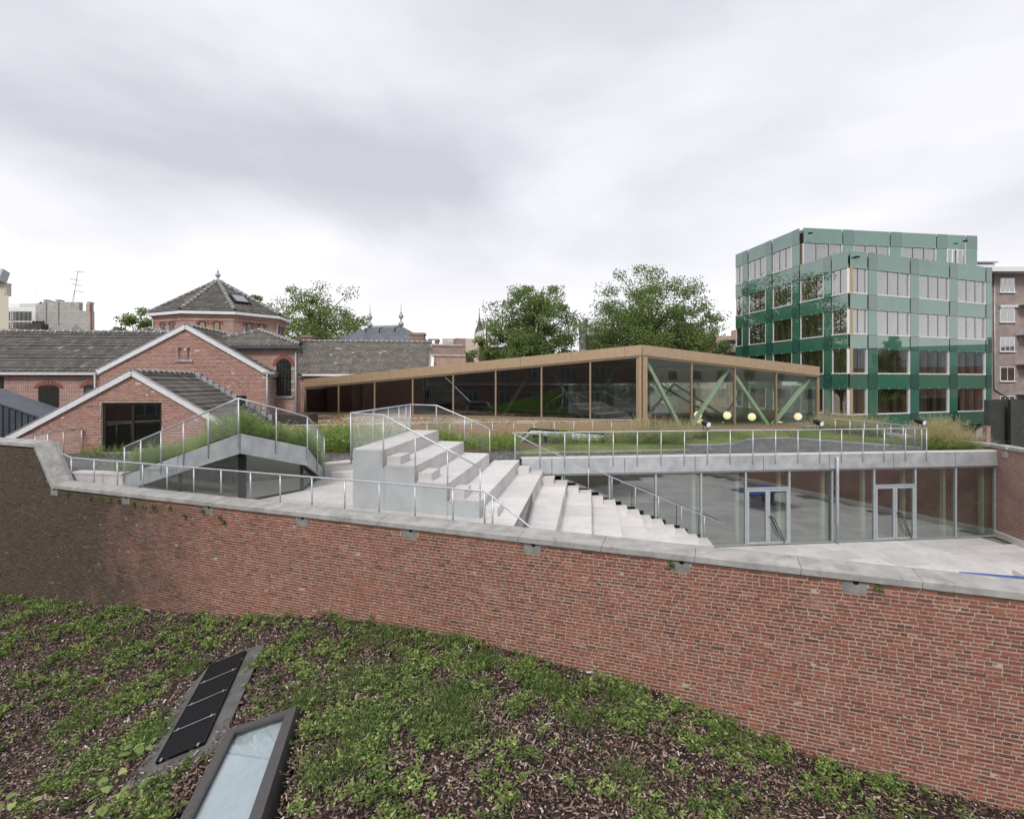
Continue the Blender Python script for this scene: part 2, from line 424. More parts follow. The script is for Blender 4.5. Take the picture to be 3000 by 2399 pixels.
class MB:
    def __init__(s):
        s.v, s.f, s.m, s.t = [], [], [], []
    def add(s, vs, fs, mi=0, tone=0.5):
        b = len(s.v)
        s.v.extend([tuple(x) for x in vs])
        s.f.extend([tuple(i + b for i in f) for f in fs])
        s.m.extend([mi] * len(fs))
        s.t.extend([tone] * len(vs))
        return s
    def hexa(s, b, t, mi=0, tone=0.5):
        return s.add(list(b) + list(t), [(3, 2, 1, 0), (4, 5, 6, 7), (0, 1, 5, 4), (1, 2, 6, 5), (2, 3, 7, 6), (3, 0, 4, 7)], mi, tone)
    def prism(s, poly, z0, z1, mi=0, tone=0.5):
        n = len(poly)
        zz0 = z0 if hasattr(z0, '__len__') else [z0] * n
        zz1 = z1 if hasattr(z1, '__len__') else [z1] * n
        vs = [(p[0], p[1], a) for p, a in zip(poly, zz0)] + [(p[0], p[1], a) for p, a in zip(poly, zz1)]
        fs = [tuple(reversed(range(n))), tuple(range(n, 2 * n))] + [(i, (i + 1) % n, n + (i + 1) % n, n + i) for i in range(n)]
        return s.add(vs, fs, mi, tone)
    def box(s, x0, x1, y0, y1, z0, z1, mi=0):
        return s.prism([(x0, y0), (x1, y0), (x1, y1), (x0, y1)], z0, z1, mi)
    def slab(s, a, b, off0, off1, z0, z1, mi=0, tone=0.5):
        """vertical wall-like box along a->b in plan, spanning off0..off1 along its left normal"""
        a = Vector((a[0], a[1])); b = Vector((b[0], b[1]))
        d = (b - a).normalized(); n = Vector((-d.y, d.x))
        q = [a + n * off0, b + n * off0, b + n * off1, a + n * off1]
        za = z0 if hasattr(z0, '__len__') else (z0, z0)
        zb = z1 if hasattr(z1, '__len__') else (z1, z1)
        return s.prism([(p.x, p.y) for p in q], [za[0], za[1], za[1], za[0]], [zb[0], zb[1], zb[1], zb[0]], mi, tone)
    def beam(s, a, b, w_, h_, up=(0, 0, 1), mi=0):
        a, b = Vector(a), Vector(b)
        d = (b - a).normalized()
        x = d.cross(Vector(up))
        if x.length < 1e-4: x = d.cross(Vector((1, 0, 0)))
        x.normalize(); y = x.cross(d)
        x = x * w_ / 2; y = y * h_ / 2
        return s.hexa([a - x - y, a + x - y, a + x + y, a - x + y], [b - x - y, b + x - y, b + x + y, b - x + y], mi)
    def tube(s, pts, r, n=8, caps=True, mi=0):
        pts = [Vector(p) for p in pts]
        rr = r if hasattr(r, '__len__') else [r] * len(pts)
        rings = []
        ref = None
        for i, p in enumerate(pts):
            d = (pts[min(i + 1, len(pts) - 1)] - pts[max(i - 1, 0)]).normalized()
            if ref is None:
                ref = Vector((0, 0, 1)) if abs(d.z) < 0.9 else Vector((1, 0, 0))
            x = d.cross(ref).normalized(); y = x.cross(d)
            rings.append([p + (x * math.cos(2 * math.pi * k / n) + y * math.sin(2 * math.pi * k / n)) * rr[i] for k in range(n)])
        vs = [q for g in rings for q in g]
        fs = []
        for i in range(len(pts) - 1):
            for k in range(n):
                fs.append((i * n + k, i * n + (k + 1) % n, (i + 1) * n + (k + 1) % n, (i + 1) * n + k))
        if caps:
            fs.append(tuple(reversed(range(n)))); fs.append(tuple(range((len(pts) - 1) * n, len(pts) * n)))
        return s.add(vs, fs, mi)
    def lathe(s, c, prof, n=12, mi=0):
        vs, fs = [], []
        for r, z in prof:
            for k in range(n):
                a = 2 * math.pi * k / n
                vs.append((c[0] + r * math.cos(a), c[1] + r * math.sin(a), c[2] + z))
        for i in range(len(prof) - 1):
            for k in range(n):
                fs.append((i * n + k, i * n + (k + 1) % n, (i + 1) * n + (k + 1) % n, (i + 1) * n + k))
        fs.append(tuple(reversed(range(n)))); fs.append(tuple(range((len(prof) - 1) * n, len(prof) * n)))
        return s.add(vs, fs, mi)
    def mesh(s, name, mats, smooth=False, uv=False, tone=False):
        me = bpy.data.meshes.new(name)
        me.from_pydata(s.v, [], s.f)
        mats = mats if isinstance(mats, (list, tuple)) else [mats]
        for m in mats: me.materials.append(m)
        if len(mats) > 1: me.polygons.foreach_set('material_index', s.m)
        if smooth: me.polygons.foreach_set('use_smooth', [True] * len(s.f))
        if tone:
            a = me.attributes.new('tone', 'FLOAT', 'POINT'); a.data.foreach_set('value', s.t)
        me.update()
        if uv: auto_uv(me)
        return me
    def build(s, name, mats, parent=None, smooth=False, uv=False, tone=False, local=False, kind=None, label=None):
        o = bpy.data.objects.new(name, s.mesh(name, mats, smooth, uv, tone))
        link(o, parent, local)
        if kind: o['kind'] = kind
        if label: o['label'] = label
        return o

def quads(name, V, mat_, parent=None, tone=None, kind='stuff', local=False):
    V = np.asarray(V, dtype=np.float32)
    n = len(V)
    me = bpy.data.meshes.new(name)
    me.vertices.add(4 * n); me.vertices.foreach_set('co', V.ravel())
    me.loops.add(4 * n); me.loops.foreach_set('vertex_index', np.arange(4 * n, dtype=np.int32))
    me.polygons.add(n); me.polygons.foreach_set('loop_start', np.arange(0, 4 * n, 4, dtype=np.int32))
    if tone is not None:
        a = me.attributes.new('tone', 'FLOAT', 'POINT'); a.data.foreach_set('value', np.repeat(np.asarray(tone, dtype=np.float32), 4))
    me.materials.append(mat_)
    me.update(calc_edges=True)
    o = bpy.data.objects.new(name, me)
    link(o, parent, local)
    if kind: o['kind'] = kind
    return o

def unit(a):
    return a / np.maximum(np.linalg.norm(a, axis=-1, keepdims=True), 1e-9)
def leaf_quads(P, D, L, W, rg, droop=0.0):
    """diamond leaves: base P, direction D, length L, width W"""
    n = len(P)
    D = unit(D)
    r = unit(np.cross(D, unit(rg.normal(size=(n, 3)))))
    L = np.asarray(L).reshape(-1, 1); W = np.asarray(W).reshape(-1, 1)
    up = unit(np.cross(r, D))
    mid = P + D * L * 0.45 + up * W * 0.18
    tip = P + D * L - np.array([0, 0, 1.0]) * L * droop
    return np.stack([P, mid + r * W * 0.5, tip, mid - r * W * 0.5], axis=1)

def thing(name, label, cat, loc=(0, 0, 0), group=None):
    o = bpy.data.objects.new(name, None)
    col.objects.link(o)
    o.location = loc
    o.empty_display_size = 0.2
    o['label'] = label; o['category'] = cat
    if group: o['group'] = group
    return o
def tag(o, label, cat, group=None):
    o['label'] = label; o['category'] = cat
    if group: o['group'] = group
    return o
def structure(o):
    o['kind'] = 'structure'
    return o
def move_to(o, p, me=None):
    o.location = p
    return o

# ================================================================== GROUND AND GARDEN
g = MB(); g.add([(-900, -600, -1.2), (900, -600, -1.2), (900, 1500, -1.2), (-900, 1500, -1.2)], [(0, 1, 2, 3)])
ground = structure(g.build('ground', pm('town_ground', (0.10, 0.10, 0.095), (0.16, 0.155, 0.145), 0.2, 0.95)))

def wall_y(x): return 10.55 - 0.372 * x
PWX = [-20, -17, -12.3, -7.06, -4.25, -0.8, 2.84, 5.0, 7.65, 12]
PWZ = [-0.7, -0.54, -0.09, 0.455, 0.95, 1.03, 0.73, 0.18, 0.01, -0.3]
PNX = [-20, -9, -5.6, -4.5, -3.5, -2, 0, 3, 6, 12]
PNZ = [-1.0, -0.5, 0.45, 0.77, 1.05, 1.32, 1.35, 0.9, 0.2, -0.4]
def gh(x, y):
    x = np.asarray(x, float); y = np.asarray(y, float)
    t = np.clip((10.55 - 0.372 * x - y) / 5.0, 0, 1)
    t = t * t * (3 - 2 * t)
    return np.interp(x, PWX, PWZ) * (1 - t) + np.interp(x, PNX, PNZ) * t
g = MB()
nx, ny = 120, 60
for j in range(ny + 1):
    for i in range(nx + 1):
        x = -19 + 30 * i / nx
        y = lerp(2.0, wall_y(x) + 0.1, j / ny)
        zz = float(gh(x, y)) + 0.04 * mnoise.noise((x * 1.3, y * 1.3, 0))
        if y < 8.2 and -4.7 + (8.2 - y) * .2 < x < -3.35 + (8.2 - y) * .25: zz -= .45      # pit under the roof window
        g.v.append((x, y, zz))
g.t = [0.5] * len(g.v)
for j in range(ny):
    for i in range(nx):
        a = j * (nx + 1) + i
        g.f.append((a, a + 1, a + nx + 2, a + nx + 1))
g.m = [0] * len(g.f)
garden = structure(g.build('garden_slope', soil_m, smooth=True))

def in_frame(x, y, z, m=60):
    u = HX + FPX * x / y; v = HY + FPX * (EYE - z) / y
    return (u > -m) & (u < 3000 + m) & (v < 2399 + m) & (v > -m)
# keep clear of the solar panel and the roof window
def clear(x, y, pad=.12):
    def inside(q, pad):
        ins = np.ones_like(x, bool)
        for k in range(4):
            a, b = q[k], q[(k + 1) % 4]
            ex, ey = b[0] - a[0], b[1] - a[1]
            l = math.hypot(ex, ey)
            ins &= ((x - a[0]) * -ey + (y - a[1]) * ex) / l > -pad
        return ins
    SP = [(-5.6, 8.04), (-4.92, 8.18), (-5.74, 11.05), (-6.4, 10.86)]
    SK = [(-4.05, 5.6), (-2.75, 5.6), (-3.52, 8.22), (-4.56, 8.2)]
    return ~(inside(SP, pad) | inside(SK, pad * .6))

n = 240000
x = rng.uniform(-18.5, 9.5, n); y = rng.uniform(5.2, 17.5, n)
k = (y < wall_y(x) - 0.02); x, y = x[k], y[k]
z = gh(x, y)
k = in_frame(x, y, z) & clear(x, y); x, y, z = x[k], y[k], z[k]
P = np.stack([x, y, z + rng.uniform(0.01, 0.07, len(x))], 1)
D = rng.normal(size=P.shape); D[:, 2] *= 0.35
big = rng.random(len(x)) ** 3
Lc = 0.03 + 0.085 * big; Wc = 0.010 + 0.022 * rng.random(len(x))
D = unit(D); up = unit(np.stack([rng.normal(0, .35, len(x)), rng.normal(0, .35, len(x)), np.ones(len(x))], 1))
S = unit(np.cross(D, up))
V = np.stack([P - D * Lc[:, None] / 2 - S * Wc[:, None] / 2, P + D * Lc[:, None] / 2 - S * Wc[:, None] * .35,
              P + D * Lc[:, None] / 2 + S * Wc[:, None] * .35, P - D * Lc[:, None] / 2 + S * Wc[:, None] / 2], 1)
tn = np.clip(rng.beta(1.1, 1.45, len(x)) + 0.35 * (rng.random(len(x)) < 0.06), 0, 1)
mulch = quads('bark_mulch', V, CHIP_M, None, tn)
tag(mulch, 'dark brown bark mulch of loose wood chips covering the garden slope', 'mulch')

def plant_patch(cx, cy, cz, r, nl, ll, lw, rg, spread=0.6, h=0.16):
    """a low creeping plant: short stems with small leaves"""
    ns = max(3, nl // 9)
    sx = rg.normal(0, r * 0.5, ns); sy = rg.normal(0, r * 0.5, ns)
    hh = h * rg.uniform(0.4, 1.1, ns)
    idx = rg.integers(0, ns, nl)
    t = rg.uniform(0.25, 1.0, nl)
    P = np.stack([cx + sx[idx] * (0.6 + 0.5 * t), cy + sy[idx] * (0.6 + 0.5 * t), cz + hh[idx] * t], 1)
    P[:, :2] += rg.normal(0, 0.012, (nl, 2))
    D = np.stack([rg.normal(0, 1, nl), rg.normal(0, 1, nl), rg.uniform(0.1, 1.1, nl)], 1)
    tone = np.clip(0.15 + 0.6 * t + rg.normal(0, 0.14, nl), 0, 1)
    return leaf_quads(P, D, ll * rg.uniform(.6, 1.25, nl), lw * rg.uniform(.7, 1.2, nl), rg, 0.15), tone
VV, TT = [], []
cnt = 0
tries = 0
while cnt < 1500 and tries < 40000:
    tries += 1
    cx = rng.uniform(-18, 9); cy = rng.uniform(5.4, 17)
    if cy > wall_y(cx) - 0.12: continue
    cz = float(gh(cx, cy))
    if not bool(in_frame(cx, cy, cz, 90)) or not bool(clear(np.array([cx]), np.array([cy]), .34)[0]): continue
    dens = 0.55 * mnoise.noise((cx * 0.55, cy * 0.7, 3.1)) + 0.95 * mnoise.noise((cx * 1.7, cy * 1.8, 7.7))
    near_wall = max(0, 0.35 - (wall_y(cx) - cy) * 0.5)
    if dens + near_wall + rng.normal(0, 0.22) < 0.10 + 0.012 * max(0, cx + 2): continue
    a, b = plant_patch(cx, cy, cz, rng.uniform(0.10, 0.24), int(rng.integers(34, 76)), 0.07, 0.028, rng, h=rng.uniform(0.09, 0.22))
    VV.append(a); TT.append(np.clip(b + rng.normal(0, 0.17), 0, 1)); cnt += 1
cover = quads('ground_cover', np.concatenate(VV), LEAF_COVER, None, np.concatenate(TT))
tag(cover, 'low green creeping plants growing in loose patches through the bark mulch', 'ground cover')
# feathery weeds in drifts
VV, TT = [], []
for (px, py, rr, nb) in [(1330, 2110, .5, 900), (1420, 1960, .35, 500), (1600, 2030, .35, 600), (1130, 1880, .6, 700), (1040, 2020, .6, 700), (1330, 2200, .5, 600),
                         (1080, 2210, .45, 600), (450, 2150, .35, 500), (1700, 2120, .4, 400), (2140, 2190, .3, 300), (560, 1960, .3, 300), (1330, 1900, .3, 400),
                         (880, 2080, .4, 400), (1000, 2330, .5, 500), (240, 2010, .35, 250), (1840, 2300, .3, 300), (1800, 2030, .4, 350), (340, 1850, .4, 250)]:
    c = gz(px, py, 0.9 if 700 < px < 1900 else 0.4)
    bx = rng.normal(c.x, rr * .55, nb); by = rng.normal(c.y, rr * .55, nb)
    k = (by < wall_y(bx) - .05) & clear(bx, by); bx, by = bx[k], by[k]; nb = len(bx)
    P = np.stack([bx, by, gh(bx, by)], 1)
    D = np.stack([rng.normal(0, .45, nb), rng.normal(0, .45, nb), np.ones(nb)], 1)
    VV.append(leaf_quads(P, D, rng.uniform(.12, .3, nb), np.full(nb, .009), rng, .25)); TT.append(np.clip(rng.normal(.42, .2, nb), 0, 1))
    P2 = P + unit(D) * rng.uniform(.05, .22, (nb, 1))
    VV.append(leaf_quads(P2, rng.normal(size=(nb, 3)) + [0, 0, .4], rng.uniform(.04, .08, nb), np.full(nb, .012), rng, .1)); TT.append(np.clip(rng.normal(.4, .2, nb), 0, 1))
weeds = quads('feathery_weeds', np.concatenate(VV), LEAF_COVER, None, np.concatenate(TT))
tag(weeds, 'soft feathery green weeds standing in drifts among the bark mulch', 'weeds')

def broad_leaf(mb, base, yaw, size, tilt, tone):
    pts = []
    for k in range(11):
        a = -math.pi * 0.86 + 2 * math.pi * 0.86 * k / 10
        rr = size * (0.52 + 0.10 * math.cos(3 * a) + (0.10 if k % 2 else -0.03))
        pts.append((math.cos(a) * rr + size * 0.35, math.sin(a) * rr))
    vs = [Vector((0, 0, 0))] + [Vector((p[0], p[1], -0.12 * size * (p[0] ** 2 + p[1] ** 2) / size ** 2)) for p in pts]
    Mx = Matrix.Translation(base) @ Matrix.Rotation(yaw, 4, 'Z') @ Matrix.Rotation(tilt, 4, 'Y')
    mb.add([Mx @ v for v in vs], [(0, i, i + 1) for i in range(1, 11)], 0, tone)
for (px, py, nlv, sz, where) in [(395, 2225, 7, .2, 'beside the lower end of the solar panel'), (365, 2330, 6, .2, 'below the solar panel'), (300, 2378, 9, .22, 'in the mulch, the biggest of its kind'),
                          (470, 2095, 4, .13, 'at the upper edge of the grey membrane'), (783, 1826, 3, .2, 'at the foot of the brick wall'), (702, 1858, 3, .17, 'above the solar panel'), (40, 2385, 5, .2, 'at the bottom of the slope')]:
    z0 = 0.3
    for _ in range(6):
        c = gz(px, py, z0); z0 = float(gh(c.x, c.y))
    t = thing('broadleaf_seedling', 'young plant with broad pale green lobed leaves ' + where, 'plant', (c.x, c.y, z0), 'broad leaved seedlings in the mulch')
    for q in range(nlv):
        mb = MB()
        yaw = q * 2.4 + rng.uniform(-.4, .4); rr = rng.uniform(.04, .17) * (1 + nlv / 9)
        b = Vector((c.x + math.cos(yaw) * rr, c.y + math.sin(yaw) * rr, z0 + rng.uniform(.10, .24)))
        broad_leaf(mb, b, yaw, sz * rng.uniform(.45, .7), rng.uniform(-.5, .5), rng.uniform(.6, .95))
        mb.tube([(c.x, c.y, z0), (lerp(c.x, b.x, .6), lerp(c.y, b.y, .6), z0 + .10), b], .004, 4)
        mb.build('leaf', LEAF_COVER, t, tone=True)

# ------------------------------------------------------------------ solar panel on its membrane
SPc = [Vector((-5.6, 8.04, .52)), Vector((-4.92, 8.18, .74)), Vector((-5.74, 11.05, .72)), Vector((-6.4, 10.86, .5))]
nrm = (SPc[1] - SPc[0]).cross(SPc[3] - SPc[0]).normalized()
mem = MB()
ctr = sum(SPc, Vector()) / 4
e0 = (SPc[1] - SPc[0]).normalized(); e1 = (SPc[3] - SPc[0]).normalized()
pts = []
for (a, b, da, db) in [(0, 0, -.42, -.42), (1, 0, .28, -.32), (1, 1, .36, .12), (.6, 1, .2, .25), (0, 1, -.08, .14), (0, .62, -.34, 0), (0, .3, -.2, 0)]:
    p = SPc[0] + (SPc[1] - SPc[0]) * a + (SPc[3] - SPc[0]) * b + e0 * da + e1 * db
    pts.append(p - nrm * 0.035)
mem.add(pts + [p - nrm * 0.03 for p in pts], [tuple(range(7)), tuple(reversed(range(7, 14)))] + [((i + 1) % 7, i, i + 7, (i + 1) % 7 + 7) for i in range(7)])
tag(mem.build('roofing_membrane', membrane_m), 'frayed grey roofing membrane sheet lying under the solar panel', 'membrane')
def solar_mat():
    m, t = nmat('solar_cell')
    u = N(t, 'ShaderNodeUVMap')
    b = N(t, 'ShaderNodeTexBrick'); t.links.new(u.outputs[0], b.inputs['Vector'])
    b.offset = 0.0
    b.inputs['Scale'].default_value = 1; b.inputs['Brick Width'].default_value = .041; b.inputs['Row Height'].default_value = .026
    b.inputs['Mortar Size'].default_value = .0022; b.inputs['Color1'].default_value = (.004, .004, .005, 1); b.inputs['Color2'].default_value = (.006, .006, .007, 1)
    b.inputs['Mortar'].default_value = (.05, .052, .056, 1)
    finish(t, b.outputs['Color'], .4, 0, ior=1.12)
    return m
solar_m = solar_mat()
sol = thing('solar_panel', 'black solar panel of four modules lying on the mulch slope', 'solar panel', tuple(ctr - nrm * .04))
for k in range(4):
    a, b = k / 4 + .004, (k + 1) / 4 - .004
    q = [SPc[0] + (SPc[3] - SPc[0]) * a, SPc[1] + (SPc[2] - SPc[1]) * a, SPc[1] + (SPc[2] - SPc[1]) * b, SPc[0] + (SPc[3] - SPc[0]) * b]
    mb = MB(); mb.hexa([p - nrm * .03 for p in q], [p + nrm * .012 for p in q])
    o = mb.build('module', solar_m, sol)
    me = o.data; uv = me.uv_layers.new(name='UVMap')
    for p in me.polygons:
        for li in p.loop_indices:
            c = me.vertices[me.loops[li].vertex_index].co - SPc[0]
            uv.data[li].uv = (c.dot(e0), c.dot(e1))
    fr = MB()
    for i in range(4):
        fr.beam(q[i] + nrm * .014, q[(i + 1) % 4] + nrm * .014, .016, .012, nrm)
    fr.build('module_frame', black_m, o)
    if k:
        rl = MB(); rl.beam(q[0] + nrm * .016 + e0 * .02, q[1] + nrm * .016 - e0 * .02, .016, .012, nrm); rl.build('mounting_rail', zinc_m, sol)
    for s_ in (.12, .88):
        cl = MB(); c = q[0].lerp(q[1], s_) + nrm * .02
        cl.beam(c - e1 * .03, c + e1 * .03, .03, .014, nrm); cl.build('clamp', zinc_m, sol)

# ------------------------------------------------------------------ roof window in the slope
def quadpt(q, a, b):
    return (q[0] * (1 - a) + q[1] * a) * (1 - b) + (q[3] * (1 - a) + q[2] * a) * b
SK = [Vector((-4.02, 5.5, .97)), Vector((-2.72, 5.5, 1.29)), Vector((-3.52, 8.22, 1.25)), Vector((-4.56, 8.2, .95))]
SK[1] = SK[0] + Vector((1.13, .12, .32)); SK[2] = SK[3] + Vector((1.06, .12, .30))
nk = (SK[1] - SK[0]).cross(SK[3] - SK[0]).normalized()
rw = thing('roof_window', 'long roof window with dark grey metal frame and pale blind set in the mulch slope', 'roof window', tuple(sum(SK, Vector()) / 4 - nk * .35))
for (a0, a1, b0, b1, nm) in [(0, .13, 0, 1, 'frame_side'), (.87, 1, 0, 1, 'frame_side'), (.131, .869, .955, 1, 'frame_end'), (.131, .869, 0, .04, 'frame_end')]:
    mb = MB(); q = [quadpt(SK, a0, b0), quadpt(SK, a1, b0), quadpt(SK, a1, b1), quadpt(SK, a0, b1)]
    mb.hexa([p - nk * .38 for p in q], q)
    mb.build(nm, pm('window_frame_grey', (.065, .062, .062), (.085, .08, .08), 9, .45) if 'window_frame_grey' not in MATS else MATS['window_frame_grey'], rw)
q = [quadpt(SK, .132, .041), quadpt(SK, .868, .041), quadpt(SK, .868, .954), quadpt(SK, .132, .954)]
mb = MB()
for i in range(4): mb.beam(q[i] - nk * .02 , q[(i + 1) % 4] - nk * .02, .035, .03, nk)
mb.build('inner_bead', MATS['window_frame_grey'], rw)
mb = MB(); mb.hexa([p - nk * .05 for p in q], [p - nk * .035 for p in q]); gp = mb.build('pane', sky_glass, rw)
mb = MB(); mb.hexa([p - nk * .12 for p in q], [p - nk * .10 for p in q]); mb.build('blind', blind_m, rw)
mb = MB()
c = gz(1728, 1977, 0.85)
for k in range(5):
    a = rng.normal(0, .05, (3, 3)); mb.add([(c.x + p[0], c.y + p[1] * .6, float(gh(c.x, c.y)) + .05 + abs(p[2]) * .5) for p in a], [(0, 1, 2)])
tag(mb.build('paper_scrap', white_m), 'crumpled white scrap of paper lying on the mulch', 'paper')

# ================================================================== THE OLD PERIMETER WALL
WA = Vector((-19.0, wall_y(-19.0))); wd = Vector((0.9373, -0.3487)); wnrm = Vector((-0.3487, -0.9373))
WLEN = 30.6
def wp(s, off, z): return (WA.x + wd.x * s + wnrm.x * off, WA.y + wd.y * s + wnrm.y * off, z)
def sx_(x): return (x + 19.0) / wd.x
S1, S2 = sx_(-15.01), sx_(-14.19)
def wtop(s): return interp(s, [0, S1, S2, 60], [4.47, 4.47, 3.25, 3.25])
def wbot(s): return interp(-19 + wd.x * s, PWX, PWZ) - 0.12
wall = thing('perimeter_wall', 'old red brick perimeter wall with grey stone coping, sooty black at one end', 'wall', (-5, wall_y(-5), 0.3))
core = MB()
ss = [0, S1, S2] + list(np.linspace(S2 + 1.2, WLEN, 18))
for a, b in zip(ss[:-1], ss[1:]):
    q = [wp(a, -.005, 0), wp(b, -.005, 0), wp(b, -.5, 0), wp(a, -.5, 0)]
    core.prism([(p[0], p[1]) for p in q], [-1.2] * 4, [wtop(a + 1e-4), wtop(b - 1e-4), wtop(b - 1e-4), wtop(a + 1e-4)])
core.build('mortar_core', mortar_m, wall)
WEEP = [on_px for on_px in (159, 369, 611, 885, 1201, 1560, 1993, 2503)]
weep_s = []
for px in WEEP:
    r = (px - HX) / FPX; Y = 10.55 / (1 + .372 * r); weep_s.append(sx_(r * Y))
bricks = []
def lay_bricks(emit, L, zlo, zhi, test, holes=(), course=.065, st=.225, hd=.1125, jt=.019, rg=rng, jit=.0022):
    row = 0
    z = zlo
    while z < zhi:
        header = row % 2 == 0
        w0 = hd if header else st
        s = -w0 * (0.25 if header else 0.5 if row % 4 == 1 else 1.0) - rg.uniform(0, .01)
        while s < L:
            wv = w0 * (1 + rg.normal(0, .035))
            a, b = s + jt * .36, s + wv - jt * .36
            s += wv
            z0, z1 = z + jt / 2 * rg.uniform(.9, 1.25), z + course - jt / 2 * rg.uniform(.9, 1.25)
            for (h0, h1, hz0, hz1) in holes:
                if z1 > hz0 and z0 < hz1:
                    if a < h0 < b: b = h0
                    elif a < h1 < b: a = h1
                    elif a >= h0 and b <= h1: a, b = 0, 0
            if b - a < .03: continue
            if not test(a, b, z0, z1): continue
            emit(a, b, z0, z1, header)
        z += course
        row += 1
def emit_wall(a, b, z0, z1, header):
    z1 = min(z1, wtop((a + b) / 2) - .004)
    if z1 - z0 < .02: return
    cold = 0
    X = -19 + wd.x * a
    tone = rng.beta(4.2, 4.2)
    if rng.random() < .05: tone *= .35
    dp = rng.normal(0.0015, .0018)
    j = lambda: rng.normal(0, .0024)
    front = [wp(a + j(), dp + j(), z0 + j()), wp(b + j(), dp + j(), z0 + j()), wp(b + j(), dp + j(), z1 + j()), wp(a + j(), dp + j(), z1 + j())]
    e_ = .0005
    back = [wp(a - e_, -.016, z0 - e_), wp(b + e_, -.016, z0 - e_), wp(b + e_, -.016, z1 + e_), wp(a - e_, -.016, z1 + e_)]
    bricks.append((front, back, tone, (a + b) / 2, (z0 + z1) / 2))
wholes = [(s - .175, s + .175, 3.02, 3.3) for s in weep_s]
lay_bricks(emit_wall, WLEN, -.95, 4.47, lambda a, b, z0, z1: wbot((a + b) / 2) < z1 and z0 < wtop((a + b) / 2) - .02 and wtop(a) > z0 + .02 and wtop(b) > z0 + .02, wholes)
BF = [(0, 1, 2, 3), (0, 4, 5, 1), (1, 5, 6, 2), (2, 6, 7, 3), (3, 7, 4, 0)]
def vis(bk):
    p = bk[0][0]
    return 20 < HX + FPX * p[0] / p[1] < 2980 and HY + FPX * (EYE - bk[4]) / p[1] < 2390 and bk[4] > interp(-19 + wd.x * bk[3], PWX, PWZ) + .08
order = sorted([i for i in range(len(bricks)) if vis(bricks[i])], key=lambda i: bricks[i][0][0][1])
single = set(order[:300])
rest = MB()
for i, bk in enumerate(bricks):
    if i in single:
        mb = MB(); mb.add(bk[0] + bk[1], BF, 0, bk[2]); mb.build('brick', brick_wall_m, wall, tone=True)
    else:
        rest.add(bk[0] + bk[1], BF, 0, bk[2])
rest.build('brickwork', brick_wall_m, wall, tone=True, kind='stuff')
# coping, mitred where it steps down
poly = [(0.0, 4.47), (S1, 4.47), (S2, 3.25), (WLEN, 3.25)]
def offs(h):
    res = []
    for i, p in enumerate(poly):
        ns = []
        for a, b in ((i - 1, i), (i, i + 1)):
            if 0 <= a and b < len(poly):
                t = Vector((poly[b][0] - poly[a][0], poly[b][1] - poly[a][1])).normalized(); ns.append(Vector((-t.y, t.x)))
        m = sum(ns, Vector((0, 0))).normalized()
        k = h / max(.3, m.dot(ns[0]))
        res.append((p[0] + m.x * k, p[1] + m.y * k))
    return res
PR = [(.055, 0.0), (.055, .105), (.03, .118), (-.40, .165), (-.53, .14), (-.53, 0.0)]
OF = {h: offs(h) for _, h in PR}
joints = {0: [0, .5, 1], 1: [0, .83, 1], 2: list(np.linspace(0, 1, 16))}
for i in range(3):
    for a, b in zip(joints[i][:-1], joints[i][1:]):
        Ls = math.hypot(poly[i + 1][0] - poly[i][0], poly[i + 1][1] - poly[i][1]); gp_ = .004 / Ls
        vs = []
        dz = [rng.normal(0, .004) for _ in PR]
        nseg = max(1, int(Ls * (b - a) / .25)) if i != 1 else 3
        for k in range(nseg + 1):
            tt = lerp(a + gp_, b - gp_, k / nseg)
            for q, (off, h) in enumerate(PR):
                A, B = OF[h][i], OF[h][i + 1]
                ch = .006 * mnoise.noise((tt * Ls * 3.1, q * 1.7, i)) + (.012 * min(0, mnoise.noise((tt * Ls * 5.3 + 40, q, i)) + .25) if q in (1, 2) else 0)
                vs.append(wp(lerp(A[0], B[0], tt), off + ch, lerp(A[1], B[1], tt) + dz[q] * .3 + ch))
        m = len(PR); fs = [tuple(range(m)), tuple(reversed(range(nseg * m, nseg * m + m)))]
        for k in range(nseg):
            for q in range(m):
                fs.append((k * m + q, (k + 1) * m + q, (k + 1) * m + (q + 1) % m, k * m + (q + 1) % m))
        mb = MB(); mb.add(vs, fs); mb.build('coping_stone', coping_m, wall)
for s in weep_s:
    mb = MB()
    q = [wp(s - .17, .006, 0), wp(s + .17, .006, 0), wp(s + .17, -.1, 0), wp(s - .17, -.1, 0)]
    mb.prism([(p[0], p[1]) for p in q], 3.03, 3.24); o = mb.build('corbel_stone', stain_m, wall)
    mb = MB(); mb.tube([wp(s + .02, .0062, 3.215), wp(s + .02, .0085, 3.215)], .045, 14); mb.build('drain_hole', black_m, o)
# ferns rooted in the wall
for (px, dz, sz) in [(200, -.10, .13), (268, -.14, .14), (300, -.1, .1), (322, -.13, .12), (350, -.1, .1), (395, -.16, .12), (425, -.2, .13), (455, -.17, .13), (500, -.12, .07), (545, -.3, .07), (598, -.12, .07), (648, -.22, .07), (660, -.35, .07), (1968, -.06, .1), (2570, -.03, .11)]:
    r = (px - HX) / FPX; Y = 10.55 / (1 + .372 * r); s = sx_(r * Y)
    zc_ = 3.22 + dz
    nl = 46
    P = np.array([wp(s + rng.normal(0, sz * .35), .01 + abs(rng.normal(0, .02)), zc_ + rng.normal(0, sz * .3)) for _ in range(nl)])
    Dv = np.stack([rng.normal(0, 1, nl) - .35, rng.normal(0, .6, nl) - 1.0, rng.normal(-.1, .8, nl)], 1)
    o = quads('wall_fern', leaf_quads(P, Dv, rng.uniform(.04, .08, nl), np.full(nl, .02), rng, .2), LEAF_COVER, None, np.clip(rng.normal(.4, .2, nl), 0, 1), kind=None)
    tag(o, 'small green fern rooted in the brick joints under the stone coping', 'fern', 'ferns growing from the brick wall')

